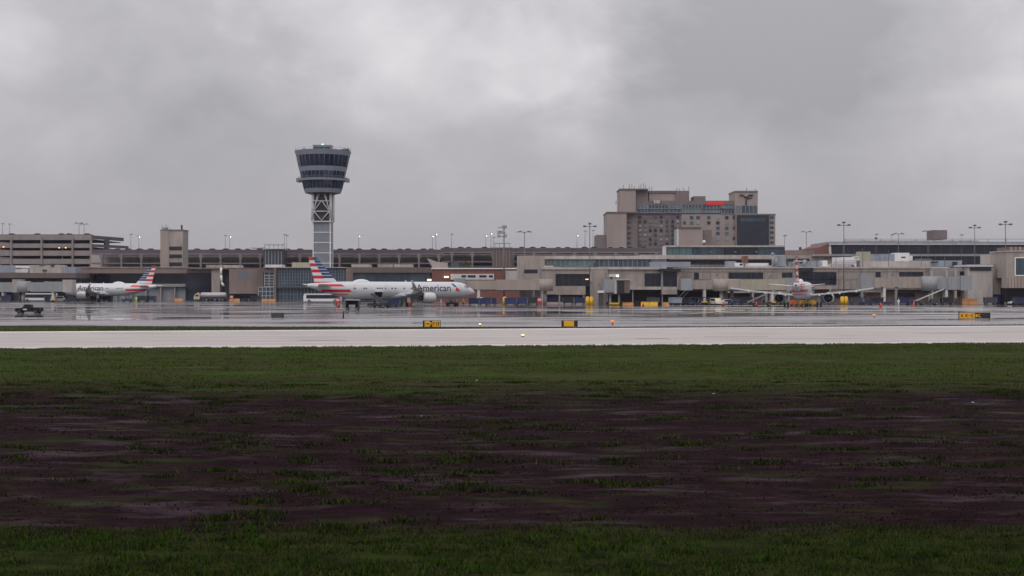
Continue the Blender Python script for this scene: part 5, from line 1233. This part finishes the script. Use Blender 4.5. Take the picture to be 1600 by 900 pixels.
# tank truck
t = T('tank_truck', 'fuel tank truck with a pale cab parked in front of the dark terminal recess', 'tank truck', (X(328,437), 437, 0), math.pi)
b = MB(); b.prism([(3.3, .6), (3.3, 2.5), (4.6, 2.55), (5.2, 1.7), (5.25, .6)], -1.15, 1.15, 'cream'); cb = b.build('cab', t)
b = MB(); b.prism([(3.6, 1.6), (3.6, 2.2), (4.55, 2.25), (4.95, 1.6)], -1.17, 1.17, 'glass_dark'); b.build('window', cb)
b = MB(); b.box(3.7, 4.2, -.5, .5, 2.55, 2.95, 'yellow'); b.build('beacon', cb)
b = MB(); b.rings([[(x, math.cos(a)*r, 2.05+math.sin(a)*r*.8) for a in np.linspace(0, 2*math.pi, 17)[:-1]] for x, r in ((-5.6, .7), (-5.45, 1.0), (-5.2, 1.15), (2.8, 1.15), (3.0, .95), (3.1, .6))], 'tank_grey'); b.build('tank', t)
b = MB(); b.box(-5.4, 3.3, -.9, .9, .75, 1.2, 'dark_metal'); b.build('chassis', t)
for x in (-4.6, -3.5, -2.0, .9, 4.3):
    for y in (-1, 1): wheel(t, x, y, .5, .3)
car('white_car', 'white_paint', 'white car parked at the right edge beside the blue door', (X(1576,352)-.5, 345, 0), math.pi, cat='car')
car('van', 'cream', 'cream van facing the camera in the dark terminal bay right of centre', (X(1119,336), 336, 0), math.radians(-80), van=True, cat='van')
car('van', 'off_white', 'pale van seen past the nose of the large aircraft', (X(750,372), 372, 0), math.radians(-100), van=True, cat='van')
car('van', 'white_paint', 'white van with an angled roof beside the left boarding bridge', (X(92,418), 418, 0), math.radians(15), van=True, cat='van')
car('small_car', 'off_white', 'pale pickup-like service car beside the cream van', (X(1133,337)+.6, 340, 0), math.radians(200))
# tugs and carts, each with its own whereabouts
for px, d_, rz, lab in ((706, 322, 20, 'blue tractor under the forward belly of the large aircraft'), (600, 298, 170, 'dark blue tractor behind the main wheels of the large aircraft'), (1084, 333, 60, 'blue tractor at the mouth of the dark bay, left of the cream van'),
        (1147, 338, -20, 'small blue tractor just right of the cream van'), (1356, 328, 10, 'large blue tractor below the grey louvred bridge cab'), (1384, 330, 170, 'blue tractor right of the louvred bridge cab, next to a cone'), (110, 410, 10, 'dark blue tractor in front of the left aircraft nose'), (1426, 335, 0, 'dark tractor with a red roof by the right belt loader'), (198, 412, 5, 'dark tractor under the left aircraft tail'), (1262, 325, 80, 'dark tractor beneath the right wing root of the rear-facing aircraft'), (385, 440, 0, 'dark tractor below the wide blank brown wall')):
    tug(lab, (X(px,d_), d_, 0), math.radians(rz), 'blue' if 'dark' not in lab else 'blue_dark')
for px, d_, rz, lab, m_ in ((741, 330, 3, 'blue baggage cart nearest the nose of the large aircraft', 'blue_dark'), (758, 325, 3, 'large dark blue baggage cart in front of the tan boarding bridge', 'blue'), (798, 328, 4, 'blue baggage cart right of the yellow mast base', 'blue'), (815, 329, -3, 'blue baggage cart in the row under the tan bridge, farthest right', 'blue'),
        (767, 327, 3, 'dark baggage cart coupled behind the large blue one', 'blue_dark'), (620, 306, 20, 'dark baggage cart under the wing of the large aircraft', 'black'), (614, 297, 10, 'dark baggage cart in front of the large aircraft main wheels', 'blue_dark'), (1055, 334, 20, 'grey-blue baggage cart left of the blue tractor by the dark bay', 'grey_panel'),
        (833, 341, 0, 'grey caged cart beside the tan terminal wall', 'dark_metal'), (222, 411, 0, 'dark baggage cart under the left aircraft tail, behind the worker', 'black'), (236, 412, 0, 'dark baggage cart farthest right under the left aircraft tail', 'blue_dark'), (150, 425, 0, 'dark baggage cart under the left aircraft wing', 'black'), (168, 426, 0, 'dark baggage cart below the left aircraft rear belly', 'black'),
        (1592, 344, 0, 'tall dark blue cart at the right picture edge', 'blue_dark'), (1370, 335, 0, 'dark cart between the two blue tractors', 'black'), (25, 430, 0, 'dark cart below the far left bridge cab', 'black'), (78, 425, 0, 'dark cart left of the white van', 'blue_dark'), (400, 442, 0, 'dark cart right of the tractor below the brown wall', 'black'), (10, 428, 0, 'dark cart at the left picture edge', 'blue_dark')) + tuple(q + (['black', 'blue_dark', 'dark_metal'][i % 3],) for i, q in enumerate(extra_carts)):
    cart(lab, (X(px,d_), d_, 0), math.radians(rz), m_)
belt_loader('grey belt loader reaching up left of the rear-facing aircraft engine', (X(1190,322), 322, 0), math.radians(3), 3.9, 7.6, 'grey_metal', 'dark_metal')
belt_loader('pale belt loader raised towards the right, by the last boarding bridge', (X(1451,338), 338, 0), math.radians(2), 4.1, 8.6, 'off_white', 'dark_metal')
for px, py, lab in ((1005, 478.3, 'red cone before the yellow barrier right of centre'), (1130, 478, 'orange cone in front of the cream van'), (1182, 478.5, 'orange cone at the foot of the left belt loader'), (1376, 480.5, 'orange cone right of the blue tractors'), (1428, 478, 'orange cone near the right belt loader'), (151, 471.3, 'orange cone under the left aircraft wing'), (529, 480, 'orange cone below the large aircraft tail, nearer the cargo cart')):
    cone(px, py, lab)
for px, d_, lab in ((788.5, 334, 'yellow protective drum at the base of the floodlight mast'), (921, 338, 'yellow protective drums at the base of the three-headed mast by the tan terminal'), (1319, 342, 'yellow protective drum at the base of the mast behind the right engine')):
    t = T('mast_guard', lab, 'guard', (X(px,d_), d_, 0)); 
    for sx in ((-.5, .5) if px > 900 else (0,)):
        b = MB(); b.cyl((sx, 0, 0), (sx, 0, 2.1), .52, .5, 'yellow', 14).cyl((sx, 0, 2.1), (sx, 0, 2.25), .5, .2, 'yellow', 14); b.build('drum', t)
barrier(1001, 1028, 471.5, 336, 'long orange-yellow barrier before the dark terminal bay at the centre', 'yellow'); barrier(1035, 1046, 472, 338, 'short orange barrier right of the long yellow one')
barrier(972, 990, 472.5, 338, 'rust orange barrier right of the end-on boarding bridge'); barrier(358, 375, 466.5, 440, 'orange barrier left of the dark tractor below the brown wall'); barrier(409, 431, 467, 440, 'orange barrier before the small glass wall')
barrier(273, 286, 466, 440, 'orange barrier left of the tank truck'); barrier(1503, 1527, 466.5, 350, 'orange barrier at the foot of the pale concrete stair block'); 
for px, m_, lab in ((1241, 'orange', 'orange loader below the tail of the rear-facing aircraft'), (1256, 'yellow', 'yellow loader in the middle below the rear-facing aircraft'), (1270, 'yellow', 'yellow loader on the right below the rear-facing aircraft')):
    t = T('service_loader', lab, 'loader', (X(px,318), 318, 0)); b = MB(); b.prism([(-.9, .4), (-.9, 1.35), (.2, 1.45), (.9, 1.0), (.9, .4)], -.7, .7, m_); b.build('body', t)
    for x in (-.6, .6):
        for y in (-.65, .65): wheel(t, x, y, .32)
# red extinguisher carts
for px, d_, lab in ((528, 335, 'red and white ladder stand by the tail of the large aircraft'), (362, 446, 'red cabinet left of the orange barrier under the brown wall'), (843, 338, 'red cabinet at the corner of the tan terminal')):
    t = T('fire_cabinet', lab, 'cabinet', (X(px,d_), d_, 0)); b = MB(); b.box(-.6, .6, -.4, .4, .25, 2.0, 'red'); b.build('body', t); b = MB(); b.box(-.45, .45, -.43, -.4, 1.1, 1.7, 'off_white'); b.build('panel', t)
    for x in (-.4, .4): wheel(t, x, 0, .22, .9)

# ------------------------------------------------------------------ taxiway signs and lights
def sign(label, px, bottom, segs, hpx, leg=.12):
    d_ = gd(bottom); t = T('taxiway_sign', label, 'airfield sign', (X(px, d_), d_, 0)); k = d_/2000
    W_ = sum(s[0] for s in segs)*k; x = -W_/2; h = hpx*k
    b = MB(); b.box(-W_/2-.05, W_/2+.05, .0, .28, leg-.04, h+.04, 'black'); hs = b.build('housing', t)
    for wpx, face, txt, tm in segs:
        wv = wpx*k; b = MB(); b.box(x, x+wv, -.02, 0, leg, h, face); pn = b.build('panel', t)
        if txt == 'ARROW':
            b = MB(); c_ = x+wv/2; zc = (leg+h)/2; r = h*.28
            b.prism([(c_-r, zc+.04), (c_-r, zc-.04), (c_+r*.2, zc-.04), (c_+r*.2, zc-r*.6), (c_+r, zc), (c_+r*.2, zc+r*.6), (c_+r*.2, zc+.04)], -.035, -.022, tm); b.build('arrow', pn)
        elif txt:
            x0_ = x+wv*.1
            text_part(txt, 'lettering', pn, tm, lambda u, v: (x0_+u, -.03, leg+(h-leg)*.2+v), wv*.8, (h-leg)*.6, .02)
        x += wv
    for q in (-W_/2+.15, W_/2-.15):
        b = MB(); b.box(q-.05, q+.05, .08, .18, -.1, leg+.02, 'grey_metal'); b.build('leg', t)
    return t
sign('yellow and black taxiway sign on the verge below the large aircraft nose', 674.5, 512.2, [(2.2, 'black', '', ''), (8, 'sign_yellow', 'ARROW', 'black'), (4, 'black', 'P', 'sign_yellow'), (12.3, 'sign_yellow', 'P S9', 'black')], 10.8)
sign('yellow taxiway sign with black ends on the verge at the picture centre', 890, 511.6, [(3, 'black', '', ''), (16, 'sign_yellow', '', ''), (5, 'black', '', '')], 10.4)
sign('long yellow and black taxiway sign at the right, beyond the taxiway', 1523, 498.6, [(24, 'sign_yellow', 'K K\u2212S', 'black'), (12, 'black', 'K', 'sign_yellow'), (12, 'black', '', '')], 9.6)
d_ = gd(498); t = T('taxiway_sign', 'dark back of a taxiway sign standing alone on the left part of the apron', 'airfield sign', (X(433.5, d_), d_, 0))
b = MB(); b.box(-.9, .9, 0, .3, .12, .86, 'black').box(-.84, .84, -.03, 0, .18, .8, 'dark_metal'); b.build('housing', t)
for q in (-.7, .7): b = MB(); b.box(q-.05, q+.05, .1, .2, 0, .14, 'grey_metal'); b.build('leg', t)
def edge_light(px, py, lm, label, r=.16, h=.42):
    t = T('edge_light', label, 'edge light', gpt(px, py), 0, 'low airfield edge lights')
    b = MB(); b.cyl((0, 0, -.05), (0, 0, h*.6), .05, .05, 'dark_metal', 6).cyl((0, 0, -.06), (0, 0, .04), .18, .18, 'dark_metal', 10); b.build('stem', t)
    b = MB(); b.cyl((0, 0, h*.6), (0, 0, h), r, r*.7, lm, 10); b.build('lens', t)
edge_light(817, 526.5, 'lamp_yellow', 'small glowing yellow light on the far half of the runway', .16, .24)
edge_light(957, 508, 'lamp_orange', 'orange light on the verge right of the centre sign', .3, .6)
edge_light(1366, 496, 'lamp_orange', 'orange light on the grass line at the right', .32, .5)
edge_light(750, 509.5, 'lamp_yellow', 'small pale yellow light on the taxiway edge between the two verge signs', .15, .3)
t = T('marker_post', 'thin dark marker post on the apron below the cargo cart', 'post', gpt(536.5, 497)); b = MB(); b.cyl((0,0,0), (0,0,.95), .11, .1, 'black', 8).box(-.2, .2, -.2, .2, 0, .06, 'dark_metal'); b.build('post', t)

# tree and bushes seen through the car park
def tree(px, top, d_, r, label):
    t = T('tree', label, 'tree', (X(px,d_), d_, 0)); zt_ = Z(top, d_); b = MB()
    b.cyl((0,0,0), (.2,0,zt_*.6), .3, .12, 'bark', 7)
    for k in range(6):
        a = k*1.05; b.cyl((.15,0,zt_*.45), (math.cos(a)*r*.6, math.sin(a)*r*.6, zt_*.8), .1, .03, 'bark', 5)
    b.build('trunk', t); b = MB()
    for _ in range(900):
        a = random.uniform(0, 6.28); q = random.gauss(0, .42); rr_ = r*(.35+.65*random.random()**.6); ph = random.uniform(-1, 1)
        c_ = Vector((math.cos(a)*rr_*math.sqrt(1-ph*ph), math.sin(a)*rr_*math.sqrt(1-ph*ph), zt_-r*1.0+ph*r*.95)); s_ = random.uniform(.12, .3)
        u = Vector((random.uniform(-1,1), random.uniform(-1,1), random.uniform(-1,1))).normalized()*s_; v_ = u.orthogonal().normalized()*s_*.6
        b.add([c_-u, c_+v_, c_+u, c_-v_], [(0,1,2,3)], 'leaf')
    b.build('crown', t)
tree(727, 408, 520, 3.2, 'green tree between the brick building and the car park'); tree(716, 411, 525, 2.4, 'smaller green tree left of the first, behind the brick building')

# ------------------------------------------------------------------ haze
hz = MB(); hz.box(-2600, 2600, -400, 3200, -1.2, 90, 'black'); MATS.pop('haze', None)
mh = D.materials.new('haze'); mh.use_nodes = True; nt = mh.node_tree; nt.nodes.clear()
out = nt.nodes.new('ShaderNodeOutputMaterial'); pv = nt.nodes.new('ShaderNodeVolumePrincipled')
pv.inputs['Color'].default_value = (.78, .80, 1, 1); pv.inputs['Density'].default_value = .00006; pv.inputs['Anisotropy'].default_value = 0
nt.links.new(pv.outputs[0], out.inputs['Volume']); MATS['black_'] = mh
hz.m = ['black_']*len(hz.m); ho = hz.build('haze', kind='stuff'); ho['label'] = 'thin grey rain haze over the airfield'; ho['category'] = 'haze'
